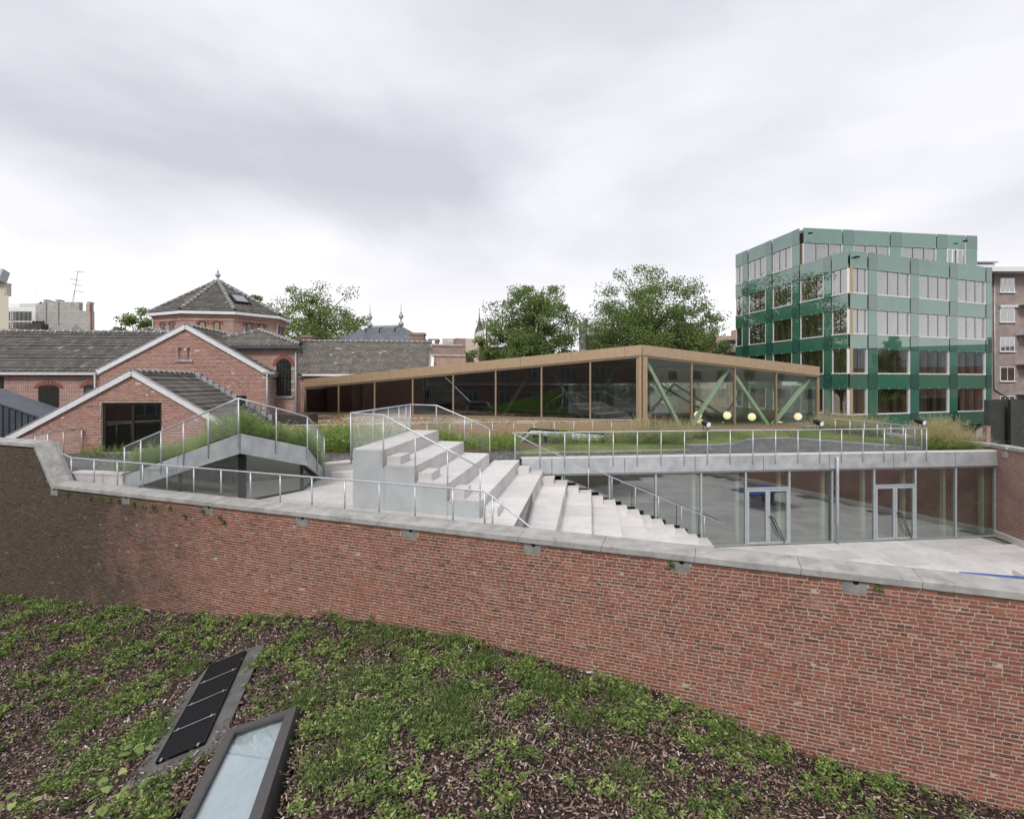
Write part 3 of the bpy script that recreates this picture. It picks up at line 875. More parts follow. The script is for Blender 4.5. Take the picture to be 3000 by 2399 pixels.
# ================================================================== PATIO
fd = Vector((1.0, .108)).normalized(); fn = Vector((-fd.y, fd.x))      # along the hall front; away from the camera
F0 = Vector((0.1, 19.474))
def fp(s, off=0.0): return F0 + fd * s + fn * off
def fs_px(px):
    r = (px - HX) / FPX
    return (r * F0.y - F0.x) / (fd.x - r * fd.y)
RW0, RW1 = Vector((20.50, 21.95)), Vector((16.6, 1.4))                    # inner face of the east wall
mb = MB(); mb.prism([(-1, wall_y(-1) + .45), (16.4, wall_y(16.4) + .5), (RW0.x + .3, RW0.y + .2), (0, 19.6)], -.25, -.06)
patio = structure(mb.build('patio', bed_m))
def in_poly(p, poly):
    c = False
    for i in range(len(poly)):
        a, b = poly[i], poly[i - 1]
        if (a[1] > p[1]) != (b[1] > p[1]) and p[0] < (b[0] - a[0]) * (p[1] - a[1]) / (b[1] - a[1]) + a[0]: c = not c
    return c
PAT = [(6.3, wall_y(6.3) + .5), (16.3, wall_y(16.3) + .5), (RW0.x - .02, RW0.y - .22), (6.3, 20.1)]
nsl = 0
for i in range(0, 18):
    for j in range(0, 17):
        sh = (j % 2) * .62
        s0, s1 = 5.2 + i * 1.26 + sh - .63, 5.2 + (i + 1) * 1.26 + sh - .63
        o0, o1 = -.08 - j * .9, -.08 - (j + 1) * .9
        q = [fp(s0 + .008, o1 + .008), fp(s1 - .008, o1 + .008), fp(s1 - .008, o0 - .008), fp(s0 + .008, o0 - .008)]
        cc = sum(q, Vector((0, 0))) / 4
        if not in_poly(cc, PAT) or cc.x < 6.6: continue
        mb = MB(); z = rng.normal(0, .0012); mb.prism(q, -.06, z)
        mb.build('paving_slab', patio_m, patio); nsl += 1

# east wall of the patio (bond in the material: courses are a few pixels)
ew = thing('patio_wall', 'tall red brick wall with grey coping closing the paved court beside the glass hall', 'wall', (20, 18, 0))
mb = MB(); mb.slab(RW1, RW0, -.45, 0, 0, 3.75); mb.slab(RW0, (17.2, 33), -.45, 0, 0, 3.75)
mb.build('brickwork', far_brick_m, ew, uv=True)
mb = MB(); mb.slab(RW1, RW0, 0.002, .05, 0, .26); mb.build('plinth', concrete_m, ew)
ecs = [RW1, RW0, Vector((17.2, 33))]
for a, b in zip(ecs[:-1], ecs[1:]):
    L = (b - a).length; k = int(L / 1.0)
    for i in range(k):
        mb = MB(); p, q = a.lerp(b, i / k + .003), a.lerp(b, (i + 1) / k - .003)
        mb.slab(p, q, -.53, .06, 3.75, 3.87); mb.build('coping_stone', coping_m, ew)
p = RW0.lerp(RW1, .035); q = RW0.lerp(RW1, .05)
mb = MB(); mb.slab(q, p, 0.001, .03, 3.42, 3.68); mb.build('corbel_stone', coping_m, ew)

# table tennis table
tc_ = Vector((14.75, 14.5))
tt = thing('tennis_table', 'outdoor table tennis table with blue top and curved grey concrete legs', 'table', (13.9, 14.35, 0))
ta = Vector((.97, -.24)).normalized(); tn_ = Vector((-ta.y, ta.x))
def tpt(u, v, z): p = tc_ + ta * u + tn_ * v; return (p.x, p.y, z)
for s in (-1, 1):
    mb = MB(); q = [tpt(min(s * .01, s * 1.37), -.76, 0), tpt(max(s * .01, s * 1.37), -.76, 0), tpt(max(s * .01, s * 1.37), .76, 0), tpt(min(s * .01, s * 1.37), .76, 0)]
    mb.prism([(p[0], p[1]) for p in q], .71, .76); mb.build('top', blue_m, tt)
    mb = MB(); n_ = 12; vs = []
    for k in range(n_ + 1):
        a = math.pi * (k / n_ - .5)
        for rr in (.42, .36):
            for z in (0, .71):
                vs.append(tpt(s * (.45 + math.cos(a) * rr * .8), math.sin(a) * rr, z))
    fs = []
    for k in range(n_):
        b = k * 4
        fs += [(b, b + 4, b + 5, b + 1), (b + 3, b + 7, b + 6, b + 2), (b + 1, b + 5, b + 7, b + 3), (b + 2, b + 6, b + 4, b)]
    fs += [(0, 1, 3, 2), (n_ * 4 + 2, n_ * 4 + 3, n_ * 4 + 1, n_ * 4)]
    mb.add(vs, fs); lg = mb.build('leg', concrete_m, tt)
mb = MB()
for k in range(30):
    u = -.8 + 1.6 * k / 29; mb.beam(tpt(0, u, .765), tpt(0, u, .91), .006, .006)
for z in (.80, .84, .88, .912): mb.beam(tpt(0, -.82, z), tpt(0, .82, z), .008, .008)
mb.build('net', zinc_m, tt)
mb = MB()
for (u, v, r_) in ((0, .5, .0), (0.0, .42, .0)):
    pass
# emblem on the leg: swoosh over a bar of dark strokes
for k in range(7):
    a0, a1 = .25 + .16 * k, .25 + .16 * (k + 1)
    mb.beam(tpt(-.45 - .345, .16 - .28 * k / 7, .43 + .10 * math.sin(k * .45)), tpt(-.45 - .345, .16 - .28 * (k + 1) / 7, .43 + .10 * math.sin((k + 1) * .45)), .02, .03)
mb.build('emblem', black_m, tt)

# ================================================================== GLASS HALL UNDER THE TERRACE
hall = thing('glass_hall', 'low glazed hall with galvanised steel fascia and two double doors facing the paved court', 'building', (10, 20.6, 0))
HL = fs_px(2916)
mull = [HL - 1.864 * k for k in range(11, -1, -1)]
mull = [m for m in mull if m > .0]
for i, s in enumerate(mull):
    mb = MB(); mb.slab(fp(s - .035), fp(s + .035), -.03, .10, .0, 3.0); mb.build('mullion', alu_m, hall)
mb = MB(); mb.slab(fp(0), fp(HL + .1), -.02, .09, 2.93, 3.01); mb.build('head_rail', alu_m, hall)
mb = MB(); mb.slab(fp(0), fp(HL + .1), -.025, .09, 0.001, .05); mb.build('sill_rail', alu_m, hall)
doors = []
for i in range(len(mull) - 1):
    a, b = mull[i] + .037, mull[i + 1] - .037
    isdoor = any(abs((a + b) / 2 - fs_px(p)) < .7 for p in (2253, 2623))
    z0 = .055
    if isdoor:
        z0 = 2.31
        mb = MB(); mb.slab(fp(a), fp(b), -.02, .09, 2.24, 2.30); mb.build('transom', alu_m, hall)
        mid = (a + b) / 2
        for (c, e_) in ((a + .01, mid - .006), (mid + .006, b - .01)):
            fr = MB(); wf = .085
            fr.slab(fp(c), fp(c + wf), -.035, .05, .02, 2.225); fr.slab(fp(e_ - wf), fp(e_), -.035, .05, .02, 2.225)
            fr.slab(fp(c + wf), fp(e_ - wf), -.035, .05, 2.14, 2.225); fr.slab(fp(c + wf), fp(e_ - wf), -.035, .05, .02, .13)
            dl = fr.build('door_leaf', alu_m, hall)
            pn = MB(); pn.slab(fp(c + wf), fp(e_ - wf), .0, .02, .13, 2.14); pn.build('pane', hall_glass, dl)
            if c > mid:
                h = MB()
                P_ = lambda s, off, z: (*fp(s, off), z)
                h.tube([P_(c + .03, -.04, 1.12), P_(c + .03, -.12, 1.13), P_(c + .16, -.13, 1.12), P_(c + .2, -.13, 1.08), P_(e_ - .22, -.12, .10), P_(e_ - .22, -.04, .09)], .016, 6)
                h.tube([P_(c + .10, -.04, 1.15), P_(c + .10, -.14, 1.15), P_(c + .08, -.15, 1.08), P_(e_ - .34, -.13, .2)], .014, 6)
                h.build('pull_handle', black_m, dl)
    pn = MB(); pn.slab(fp(a), fp(b), .01, .035, z0, 2.925); pn.build('pane', hall_glass, hall)
# steel fascia panels
jpx = [1522, 1615, 1827, 2031.6, 2230.5, 2423, 2609, 2790, 2921]
js = [fs_px(p) for p in jpx]; js[0] = .25
for a, b in zip(js[:-1], js[1:]):
    mb = MB(); mb.slab(fp(a + .011), fp(b - .011), -.14, -.09, 3.02, 3.60); mb.build('fascia_panel', galv_m, hall)
mb = MB(); mb.slab(fp(js[0]), fp(js[-1]), -.155, .12, 3.60, 3.655); mb.build('edge_cap', concrete_m, hall)
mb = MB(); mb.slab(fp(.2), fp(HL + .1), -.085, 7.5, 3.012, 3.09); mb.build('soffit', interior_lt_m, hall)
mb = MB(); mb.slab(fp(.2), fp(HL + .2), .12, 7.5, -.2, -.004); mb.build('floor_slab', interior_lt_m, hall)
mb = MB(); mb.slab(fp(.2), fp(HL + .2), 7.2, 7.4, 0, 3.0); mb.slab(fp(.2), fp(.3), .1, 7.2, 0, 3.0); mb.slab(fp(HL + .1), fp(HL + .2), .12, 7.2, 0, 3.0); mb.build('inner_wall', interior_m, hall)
for px in (2045, 2175, 2300, 2430, 2550, 2670, 2790, 2905):
    s = fs_px(px); mb = MB(); mb.slab(fp(s - .06), fp(s + .06), .35, .5, 0, 3.0); mb.build('column', green_steel_m, hall)
for px in (2150, 2380, 2500, 2700):
    s = fs_px(px); mb = MB(); c = fp(s, 2.2); mb.tube([(c.x, c.y, 2.78), (c.x, c.y, 3.01)], .11, 12); mb.build('ceiling_lamp', white_m, hall)
# rain pipe in front of the glazing
dp = thing('rain_pipe', 'galvanised rain pipe standing in front of the glass hall between the doors', 'pipe', (*fp(fs_px(2443), -.2), 0))
s = fs_px(2443); c = fp(s, -.2)
mb = MB(); mb.tube([(c.x, c.y, .0), (c.x, c.y, 3.45), (*fp(s, -.15), 3.5)], .06, 12); mb.build('tube', galv_m, dp, True)
for z in (.75, 2.2):
    mb = MB(); mb.tube([(c.x, c.y, z), (c.x, c.y, z + .05)], .07, 12); mb.slab(fp(s - .02), fp(s + .02), -.2, -.03, z + .01, z + .04); mb.build('bracket', zinc_m, dp)

# ================================================================== WALKWAY, TERRACE
mb = MB(); mb.prism([(-14.3, wall_y(-14.3) + .5), (0.15, wall_y(.15) + .5), (1.0, 19.4), (-7.5, 19.2), (-14.3, 17.5)], 2.6, 3.12)
walk = structure(mb.build('walkway', bed_m))
for i in range(16):
    for j in range(8):
        x0, x1 = -13.6 + i * 1.0, -13.6 + (i + 1) * 1.0
        f = lambda x, k: (x, wall_y(x) + .56 + 1.15 * k)
        q = [f(x0 + .004, j + .004), f(x1 - .004, j + .004), f(x1 - .004, j + .996), f(x0 + .004, j + .996)]
        cx, cy = sum(p[0] for p in q) / 4, sum(p[1] for p in q) / 4
        if cy > 18.6 or cx > -.9 + .15 * (cy - 12.6) or cx > .0: continue
        mb = MB(); mb.prism(q, 3.12, 3.18 + rng.normal(0, .001)); mb.build('paving_slab', concrete_m, walk)
TER = [(20.45, 21.85), (27, 47), (-34, 47), (-34, 22), (-16.6, 17.75), (-14.35, 16.6), (-12.3, 16.25), (-9.6, 16.9), (-6.78, 18.0), (-5.85, 18.8), (-3.75, 19.15), (-.67, 19.45), (.12, 19.62)]
mb = MB(); mb.prism(TER, 3.1, 3.58); terrace = structure(mb.build('terrace', gravel_m))
def strip(mb, A, B, n=6, zf=None, mi=0):
    m = len(A); b0 = len(mb.v); vs = []
    for i in range(m):
        for k in range(n + 1):
            p = Vector(A[i]).lerp(Vector(B[i]), k / n)
            if zf: p.z = zf(p, k / n)
            vs.append(tuple(p))
    fs = []
    for i in range(m - 1):
        for k in range(n):
            a = i * (n + 1) + k
            fs.append((a, a + n + 1, a + n + 2, a + 1))
    mb.add(vs, fs, mi)
    return mb
# retaining edge of white concrete
ret = thing('retaining_edge', 'low white concrete retaining edge with coping between walkway and gravel terrace', 'wall', (-6.3, 18.4, 3.18))
for a, b, z0 in [((-6.78, 17.98), (-5.85, 18.78), 3.18), ((-5.84, 18.785), (-3.8, 19.13), 3.18), ((-14.2, 16.5), (-12.3, 16.2), 3.18)]:
    mb = MB(); mb.slab(a, b, -.02, .06, z0, 3.57); mb.build('face_slab', concrete_m, ret)
    mb = MB(); mb.slab(a, b, -.05, .32, 3.572, 3.635); mb.build('coping_slab', concrete_m, ret)
mb = MB(); mb.slab((-6.35, 18.0), (-4.9, 18.55), -.28, -.0, 3.185, 3.38); tag(mb.build('step_block', concrete_m), 'single pale concrete step block against the retaining edge', 'step')

# ================================================================== BLEACHER STAIR
ZT = lambda i: 4.75 - .3925 * i
far, near = {}, {}
far[-1], near[-1] = Vector((-3.67, 18.95)), Vector((-4.2, 13.6))
far[0], near[0] = Vector((-2.7, 18.9)), Vector((-3.32, 13.4))
far[1], near[1] = Vector((-1.75, 18.62)), Vector((-2.47, 13.2))
far[2], near[2] = Vector((-.82, 18.34)), Vector((-1.6, 12.87))
for i in range(3, 12):
    X = .29 + .92 * (i - 3)
    f = Vector((X, 19.42 + .088 * X)); far[i] = f
    if i == 3: near[i] = Vector((-.765, 12.6))
    else:
        # run down to the inside of the perimeter wall
        t = (f.y - (wall_y(f.x) + .58)) / (1 + .372 * .153)
        near[i] = Vector((f.x - .153 * t, f.y - t))
bl = thing('bleacher_stair', 'broad white concrete seating stair climbing from the court to the roof terrace', 'stairs', (2, 16, 0))
for i in range(0, 12):
    A, B, C, D_ = near[i - 1], near[i], far[i], far[i - 1]
    if i == 3: D_ = Vector((-.67, 19.36))
    if i == 4: A = Vector((near[4].x - .95, wall_y(near[4].x - .95) + .58))
    L = (C - B).length; k = max(1, round(L / 1.25))
    zt = ZT(i); zb = max(zt - (.42 if i < 4 else .6), -.05)
    for q in range(k):
        t0, t1 = q / k + .0012, (q + 1) / k - .0012
        pl = [A.lerp(D_, t0), B.lerp(C, t0), B.lerp(C, t1), A.lerp(D_, t1)]
        mb = MB()
        z = zt + rng.normal(0, .0012)
        mb.prism([(p.x, p.y) for p in pl], zb, z); mb.build('tread_slab', concrete_m, bl)
# solid fill under the upper treads and the steel cheek
mb = MB(); ck = [near[-1], near[0], near[1], near[2], near[3]]
mb.prism([tuple(near[-1].lerp(far[-1], .01)), tuple(near[0].lerp(far[0], .01)), tuple(far[0]), tuple(far[-1])], 3.2, 4.32)
mb.prism([tuple(near[0].lerp(far[0], .01)), tuple(near[1].lerp(far[1], .01)), tuple(far[1]), tuple(far[0])], 3.2, 3.92)
mb.prism([tuple(near[1].lerp(far[1], .01)), tuple(near[2].lerp(far[2], .01)), tuple(far[2]), tuple(far[1])], 3.2, 3.53)
mb.build('core', concrete_m, bl)
cn = (near[3] - near[-1]).normalized(); cnn = Vector((cn.y, -cn.x))     # towards the camera
for i in range(0, 4):
    a, b = near[i - 1] + cnn * .03, near[i] + cnn * .03
    mb = MB(); mb.slab(a + cn * .003, b - cn * .003, -.025, .025, 3.181, ZT(i) - .03); mb.build('cheek_panel', cheek_m, bl)
for i in range(3, 11):
    # half-height step blocks at the hall end
    u = (far[i] - near[i]).normalized(); wv = (far[5] - far[4]).normalized()
    o = far[i] - u * .78 + wv * .012
    pl = [o, o + wv * .43, o + wv * .43 + u * .62, o + u * .62]
    mb = MB(); mb.prism([(p.x, p.y) for p in pl], ZT(i + 1) + .0015, ZT(i + 1) + .2); mb.build('half_step', concrete_m, bl)
for i in range(0, 4):
    u = (far[i] - near[i]).normalized(); wv = Vector((u.y, -u.x))
    o = near[i] + u * .06 + wv * .012
    if i == 3: o = near[i] + u * .12 + wv * .012
    pl = [o, o + wv * .38, o + wv * .38 + u * .8, o + u * .8]
    mb = MB(); mb.prism([(p.x, p.y) for p in pl], ZT(i + 1) + .0015, ZT(i + 1) + .2); mb.build('half_step', concrete_m, bl)

# ================================================================== RAILINGS
def wires(mb, T0, T1, B0, B1, c=.07, k=.62, r=.0017):
    T0, T1, B0, B1 = map(Vector, (T0, T1, B0, B1))
    L = ((T1 - T0).xy.length + (B1 - B0).xy.length) / 2
    H = ((T0 - B0).length + (T1 - B1).length) / 2
    if L < .02 or H < .05: return
    run = k * H
    def pt(s, h):
        t = min(max(s / L, 0), 1)
        return B0.lerp(B1, t).lerp(T0.lerp(T1, t), h)
    nrm_ = (T1 - T0).cross(Vector((0, 0, 1)))
    if nrm_.length < 1e-5: return
    nrm_.normalize()
    s0 = -run
    while s0 < L:
        for sg in (1, -1):
            a, b = (s0, s0 + run) if sg > 0 else (s0 + run, s0)
            h0, h1 = 0.0, 1.0
            # clip s to 0..L
            if a > b:
                lo, hi = b, a
            else: lo, hi = a, b
            if hi <= 0 or lo >= L: continue
            def hs(s): return (s - a) / (b - a)
            hh = sorted((hs(max(lo, 0)), hs(min(hi, L))))
            h0, h1 = hh
            p, q = pt(a + (b - a) * h0, h0), pt(a + (b - a) * h1, h1)
            if (q - p).length < .02: continue
            d = (q - p).normalized(); x = d.cross(nrm_).normalized() * r; y = nrm_ * r
            mb.add([p + x, p - x * .5 + y, p - x * .5 - y, q + x, q - x * .5 + y, q - x * .5 - y], [(0, 1, 4, 3), (1, 2, 5, 4), (2, 0, 3, 5)])
        s0 += c
def railing(label, pts, posts, mesh=True, r=.022, group='tubular steel railings', clearance=.06, name='railing', cell=.07):
    """pts: top rail polyline; posts: (top point, foot point) pairs in order along the rail"""
    t = thing(name, label, 'railing', tuple(posts[0][1]), group)
    mb = MB(); mb.tube(pts, r, 8); mb.build('top_rail', rail_m, t, True)
    for (a, b) in posts:
        mb = MB(); mb.tube([b, a], r * .9, 8); mb.build('post', rail_m, t, True)
    if mesh:
        mb = MB()
        for (a, b), (c, d) in zip(posts[:-1], posts[1:]):
            up = Vector((0, 0, clearance))
            wires(mb, Vector(a) - up * .3, Vector(c) - up * .3, Vector(b) + up, Vector(d) + up, cell)
        mb.build('wire_mesh', wire_m, t)
    return t
V3 = lambda x, y, z: Vector((x, y, z))
# perimeter railing behind the old wall
prail = lambda px: (lambda r: (r * (10.55 + .62) / (1 + .372 * r), (10.55 + .62) / (1 + .372 * r)))((px - HX) / FPX)
ppx = [209, 276, 344, 418, 490, 568, 648, 734, 821, 914, 1010, 1111, 1216, 1327]
posts = []
for px in ppx:
    x, y = prail(px); posts.append((V3(x, y, 4.09), V3(x, y, 3.19)))
x, y = prail(1420); posts.append((V3(x, y, 4.09), V3(x, y, 3.19)))
end = []
for q, px in enumerate((1443, 1520, 1600, 1640)):
    x, y = prail(px); end.append(V3(x, y, 4.09 - (px - 1420) / 220 * 1.15))
x0, y0 = prail(160)
pts = [V3(x0 - .1, y0 - .1, 4.4)] + [p[0] for p in posts] + end
x, y = prail(1443); posts.append((V3(x, y, 3.97), V3(x, y, 3.0)))
railing('long mesh filled steel railing along the top of the old brick wall', pts, posts)
# terrace edge above the hall
rpx = [1507.5, 1580, 1652, 1723, 1793, 1863, 1932, 2000, 2067, 2133, 2199, 2265, 2330, 2394, 2457, 2519.5, 2581, 2643, 2704]
posts = [(V3(*fp(fs_px(p), -.165), 4.61), V3(*fp(fs_px(p), -.165), 3.27)) for p in rpx]
t = railing('straight steel railing bolted to the galvanised fascia of the glass hall', [p[0] for p in posts], posts, mesh=False)
mb = MB()
for a, b in zip(posts[:-1], posts[1:]):
    wires(mb, a[0], b[0], V3(a[0].x, a[0].y, 3.70), V3(b[0].x, b[0].y, 3.70))
mb.build('wire_mesh', wire_m, t)
# stair handrail on the hall side
hr = [V3(far[3].x - .3, far[3].y - .12, 4.62)]
posts = []
for i in range(4, 12):
    f = far[i] - Vector((.12, .06)); posts.append((V3(f.x, f.y, ZT(i) + .86), V3(f.x, f.y, ZT(i))))
hr += [p[0] for p in posts] + [V3(far[11].x + .75, far[11].y + .02, .95)]
railing('slim steel handrail descending beside the seating stair along the glass hall', hr, posts, mesh=False, r=.018)
# railings round the top of the stair
A = near[-1] + Vector((-.09, .05)); Bq = near[0] + Vector((0, -.03))
pA = [V3(A.x, A.y, 5.68), V3(Bq.x - .05, Bq.y - .03, 5.68)]
posts = [(pA[0], V3(A.x, A.y, 4.35)), (pA[1] + Vector((.02, 0, -.03)), V3(pA[1].x + .02, pA[1].y, 4.30))]
for i in (1, 2, 3):
    f = near[i] + cnn * .05; posts.append((V3(f.x, f.y, ZT(i) + .86 if i < 3 else 4.42), V3(f.x, f.y, ZT(i + 1) + (.0 if i < 3 else 0.005))))
pts = [p[0] for p in posts]
railing('mesh filled steel railing stepping down the metal cheek of the seating stair', pts, posts)
Bk = [near[-1].lerp(far[-1], k) + Vector((-.09, .02)) for k in (0, .3, .55, .75, .9, 1.0)]
posts = [(V3(b.x, b.y, 5.69), V3(b.x, b.y, 4.45)) for b in Bk]
cr = Vector((far[0].x - .1, far[0].y + .06))
posts += [(V3(cr.x, cr.y, 5.66), V3(cr.x, cr.y, 4.75))]
for i, zz in ((1, 5.24), (2, 4.84)):
    f = far[i] + Vector((.02, .05)); posts.append((V3(f.x, f.y, zz), V3(f.x, f.y, ZT(i) - .0)))
railing('mesh filled steel railing round the back of the highest stair tread', [p[0] for p in posts], posts)

# ================================================================== FOLDED SKYLIGHT ROOF WITH WEEDS
fk = thing('folded_roof_light', 'folded galvanised roof edge over dark framed glazing, weeds growing on top', 'roof light', (-8, 15, 3.18))
FT = [V3(-12.05, 16.0, 3.62), V3(-7.44, 14.02, 5.11), V3(-6.33, 15.75, 4.52), V3(-6.62, 17.9, 3.45)]
FB = [V3(-12.2, 16.0, 3.1), V3(-7.44, 14.02, 4.56), V3(-6.33, 15.75, 3.95), V3(-6.62, 17.9, 3.12)]
def sect(i, t0, t1):
    return [FB[i].lerp(FB[i + 1], t0), FB[i].lerp(FB[i + 1], t1), FT[i].lerp(FT[i + 1], t1), FT[i].lerp(FT[i + 1], t0)]
for i, t0, t1 in [(0, 0, .5), (0, .503, 1), (1, 0, 1), (2, 0, 1)]:
    q = sect(i, t0 + .001, t1 - .001)
    n_ = Vector((q[1].y - q[0].y, -(q[1].x - q[0].x), 0)).normalized() * .03
    mb = MB(); mb.hexa([p - n_ for p in q], [p + n_ for p in q]); mb.build('fascia_panel', galv_m, fk)
back = [V3(-12.4, 19.6, 3.6), V3(-9.0, 19.4, 3.75), V3(-7.2, 18.6, 3.6)]
inner = lambda p, z: V3(p.x, p.y, z)
mb = MB()
top = [FT[0] - Vector((0, 0, .04)), FT[1] - Vector((0, 0, .04)), FT[2] - Vector((0, 0, .04)), FT[3] - Vector((0, 0, .02)), back[2], back[1], back[0]]
ctrp = V3(-8.6, 16.7, 4.15)
vs = [ctrp] + top
mb.add(vs, [(0, i, i % 7 + 1) for i in range(1, 8)]); mb.build('planted_roof', sub_m, fk)
mb = MB(); mb.add([tuple(FB[0] + Vector((.3, .25, .35))), tuple(FB[1] + Vector((0, .15, .03))), tuple(FB[2] + Vector((-.15, .05, .03))), tuple(FB[3] + Vector((-.1, 0, .05)))], [(3, 2, 1, 0)]); mb.build('ceiling', interior_lt_m, fk)
# glazing under it
GB = [V3(-11.6, 15.95, 3.18), V3(-7.46, 14.16, 3.18), V3(-6.45, 15.76, 3.18), V3(-6.72, 17.7, 3.18)]
GT = [V3(-11.6, 15.95, 3.36), V3(-7.46, 14.16, 4.58), V3(-6.45, 15.76, 3.97), V3(-6.72, 17.7, 3.24)]
for i, (t0, t1) in [(0, (0, .42)), (0, (.43, .985)), (1, (.03, .97)), (2, (.02, .98))]:
    q = [GB[i].lerp(GB[i + 1], t0) + Vector((0, 0, .06)), GB[i].lerp(GB[i + 1], t1) + Vector((0, 0, .06)), GT[i].lerp(GT[i + 1], t1), GT[i].lerp(GT[i + 1], t0)]
    n_ = Vector((q[1].y - q[0].y, -(q[1].x - q[0].x), 0)).normalized() * .012
    mb = MB(); mb.hexa([p - n_ for p in q], [p + n_ for p in q]); mb.build('pane', pav_glass, fk)
mb = MB()
for i in range(3):
    mb.beam(GB[i] + Vector((0, 0, .03)), GB[i + 1] + Vector((0, 0, .03)), .07, .06)
mb.build('sill_frame', black_m, fk)
for i, t, wd_ in [(0, .425, .07), (0, 1, .2), (1, .985, .1)]:
    a = GB[i].lerp(GB[i + 1], t); b = GT[i].lerp(GT[i + 1], t)
    mb = MB(); mb.beam(a, b, wd_, .08, (0, 1, 0)); mb.build('post', black_m, fk)
mb = MB(); mb.prism([(-11.3, 16.3), (-7.45, 14.5), (-6.7, 16), (-6.9, 17.6), (-9, 18.6), (-11.2, 18.0)], 3.182, 3.20); mb.build('floor_slab', interior_lt_m, fk)
mb = MB(); mb.slab((-6.95, 17.75), (-11.6, 18.2), -.1, 0, 3.18, 4.0); mb.build('inner_wall', interior_m, fk)
# railing on the fold
rt = [V3(-12.02, 15.95, 4.5), V3(-7.44, 13.97, 6.07), V3(-6.28, 15.7, 5.45), V3(-6.5, 17.3, 4.62)]
posts = []
for i, ts in ((0, (0, .16, .35, .55, .76, 1.0)), (1, (.5, 1.0)), (2, (.55, 1.0))):
    for t_ in ts:
        a = rt[i].lerp(rt[i + 1], t_); f = FT[i].lerp(FT[i + 1], t_)
        d = Vector((FT[i + 1].y - FT[i].y, -(FT[i + 1].x - FT[i].x), 0)).normalized() * .055
        b = f - Vector((0, 0, .38)) + d
        posts.append((V3(b.x, b.y, a.z), b))
t = railing('mesh filled steel railing following the pitch of the folded roof light', [p[0] for p in posts], posts, mesh=False)
mb = MB()
for a, b in zip(posts[:-1], posts[1:]):
    wires(mb, a[0], b[0], a[1] + Vector((0, 0, .42)), b[1] + Vector((0, 0, .42)))
mb.build('wire_mesh', wire_m, t)
# low railings on the terrace
posts = [(gz(px, py, 4.62), V3(0, 0, 0)) for px, py in ((63, 1286), (103, 1273), (140, 1267), (186, 1261), (239, 1255))]
posts = [(a, V3(a.x, a.y, 3.6)) for a, _ in posts]
railing('short steel railing in front of the small gabled house', [p[0] for p in posts], posts, cell=.09)
posts = []
for px in (790, 905, 978, 1049, 1117, 1186, 1251, 1318, 1381, 1443, 1505, 1564.6, 1624, 1681, 1737, 1792, 1850, 1900):
    py = interp(px, [790, 978, 1300, 1587, 1900], [1247.5, 1244.5, 1238.5, 1235, 1229.5])
    a = gz(px, py, 4.53); posts.append((a, V3(a.x, a.y, 3.58)))
railing('long low steel railing in front of the bronze wall below the pavilion', [p[0] for p in posts], posts, mesh=False, r=.02)
posts = []
for px, py in ((2389, 1225), (2447, 1228), (2490, 1231.5), (2532, 1234), (2570, 1238), (2610, 1242), (2646, 1246.5), (2680, 1250), (2700, 1253)):
    a = gz(px, py, interp(px, [2389, 2705], [4.55, 4.61])); posts.append((a, V3(a.x, a.y, 3.6)))
railing('steel railing curving through the tall ornamental grass', [p[0] for p in posts], posts, cell=.09)
# floodlights on the hall railing
for px, wh in ((2067, 'near the tall grass tuft'), (2394, 'in front of the pavilion corner'), (2690, 'at the last corner post')):
    c = fp(fs_px(px), -.165); c = V3(c.x, c.y, 4.62)
    t = thing('floodlight', 'black tubular floodlight with white lens clamped on the railing ' + wh, 'floodlight', tuple(c), 'floodlights on the railing')
    ax = Vector((.3, -.92, -.22)).normalized(); b = c + Vector((-.06, 0, .27))
    mb = MB(); mb.tube([b - ax * .2, b - ax * .16, b + ax * .10, b + ax * .16], [.07, .10, .10, .12], 14); mb.build('housing', black_m, t, True)
    mb = MB(); mb.tube([b + ax * .161, b + ax * .168], .1, 14); mb.build('lens', plain('lens_white', (.85, .87, .9), .2) if 'lens_white' not in MATS else MATS['lens_white'], t)
    sd_ = ax.cross(Vector((0, 0, 1))).normalized() * .13
    mb = MB(); mb.tube([b + sd_, b + sd_ - Vector((0, 0, .24)), b - sd_ - Vector((0, 0, .24)), b - sd_], .012, 6); mb.tube([b - Vector((0, 0, .24)), c - Vector((0, 0, .02))], .02, 6); mb.build('yoke', black_m, t)

# ================================================================== ROOF GARDEN: LAWNS AND BEDS
def grass_on(name, label, tris_pts, n, hmin, hmax, wdt, mat_, tmu, tsd, lean=.35, cat='grass'):
    """blades spread over a list of quads (4 corner points each)"""
    Q = np.array([[list(p) for p in q] for q in tris_pts], float)
    ar = np.linalg.norm(np.cross(Q[:, 1] - Q[:, 0], Q[:, 3] - Q[:, 0]), axis=1)
    idx = rng.choice(len(Q), n, p=ar / ar.sum())
    u, v = rng.random((n, 1)), rng.random((n, 1))
    q = Q[idx]
    P = q[:, 0] * (1 - u) * (1 - v) + q[:, 1] * u * (1 - v) + q[:, 2] * u * v + q[:, 3] * (1 - u) * v
    pat = np.array([mnoise.noise((p[0] * .7, p[1] * .7, 1.3)) for p in P])
    D = np.stack([rng.normal(0, lean, n), rng.normal(0, lean, n), np.ones(n)], 1)
    o = quads(name, leaf_quads(P, D, rng.uniform(hmin, hmax, n), np.full(n, wdt), rng, .1), mat_, None, np.clip(tmu + pat * .45 + rng.normal(0, tsd, n), 0, 1))
    tag(o, label, cat)
    return o
def polyline_z(pp, z): return [gz(a, b, z) for a, b in pp]
la_f = [(1513, 1328), (1640, 1326), (1760, 1323.5), (1900, 1321), (2016, 1319)]
la_b = [(1530, 1322), (1600, 1304), (1760, 1296), (1900, 1297), (2010, 1308)]
A = polyline_z(la_f, 3.66); B = polyline_z(la_b, 3.66)
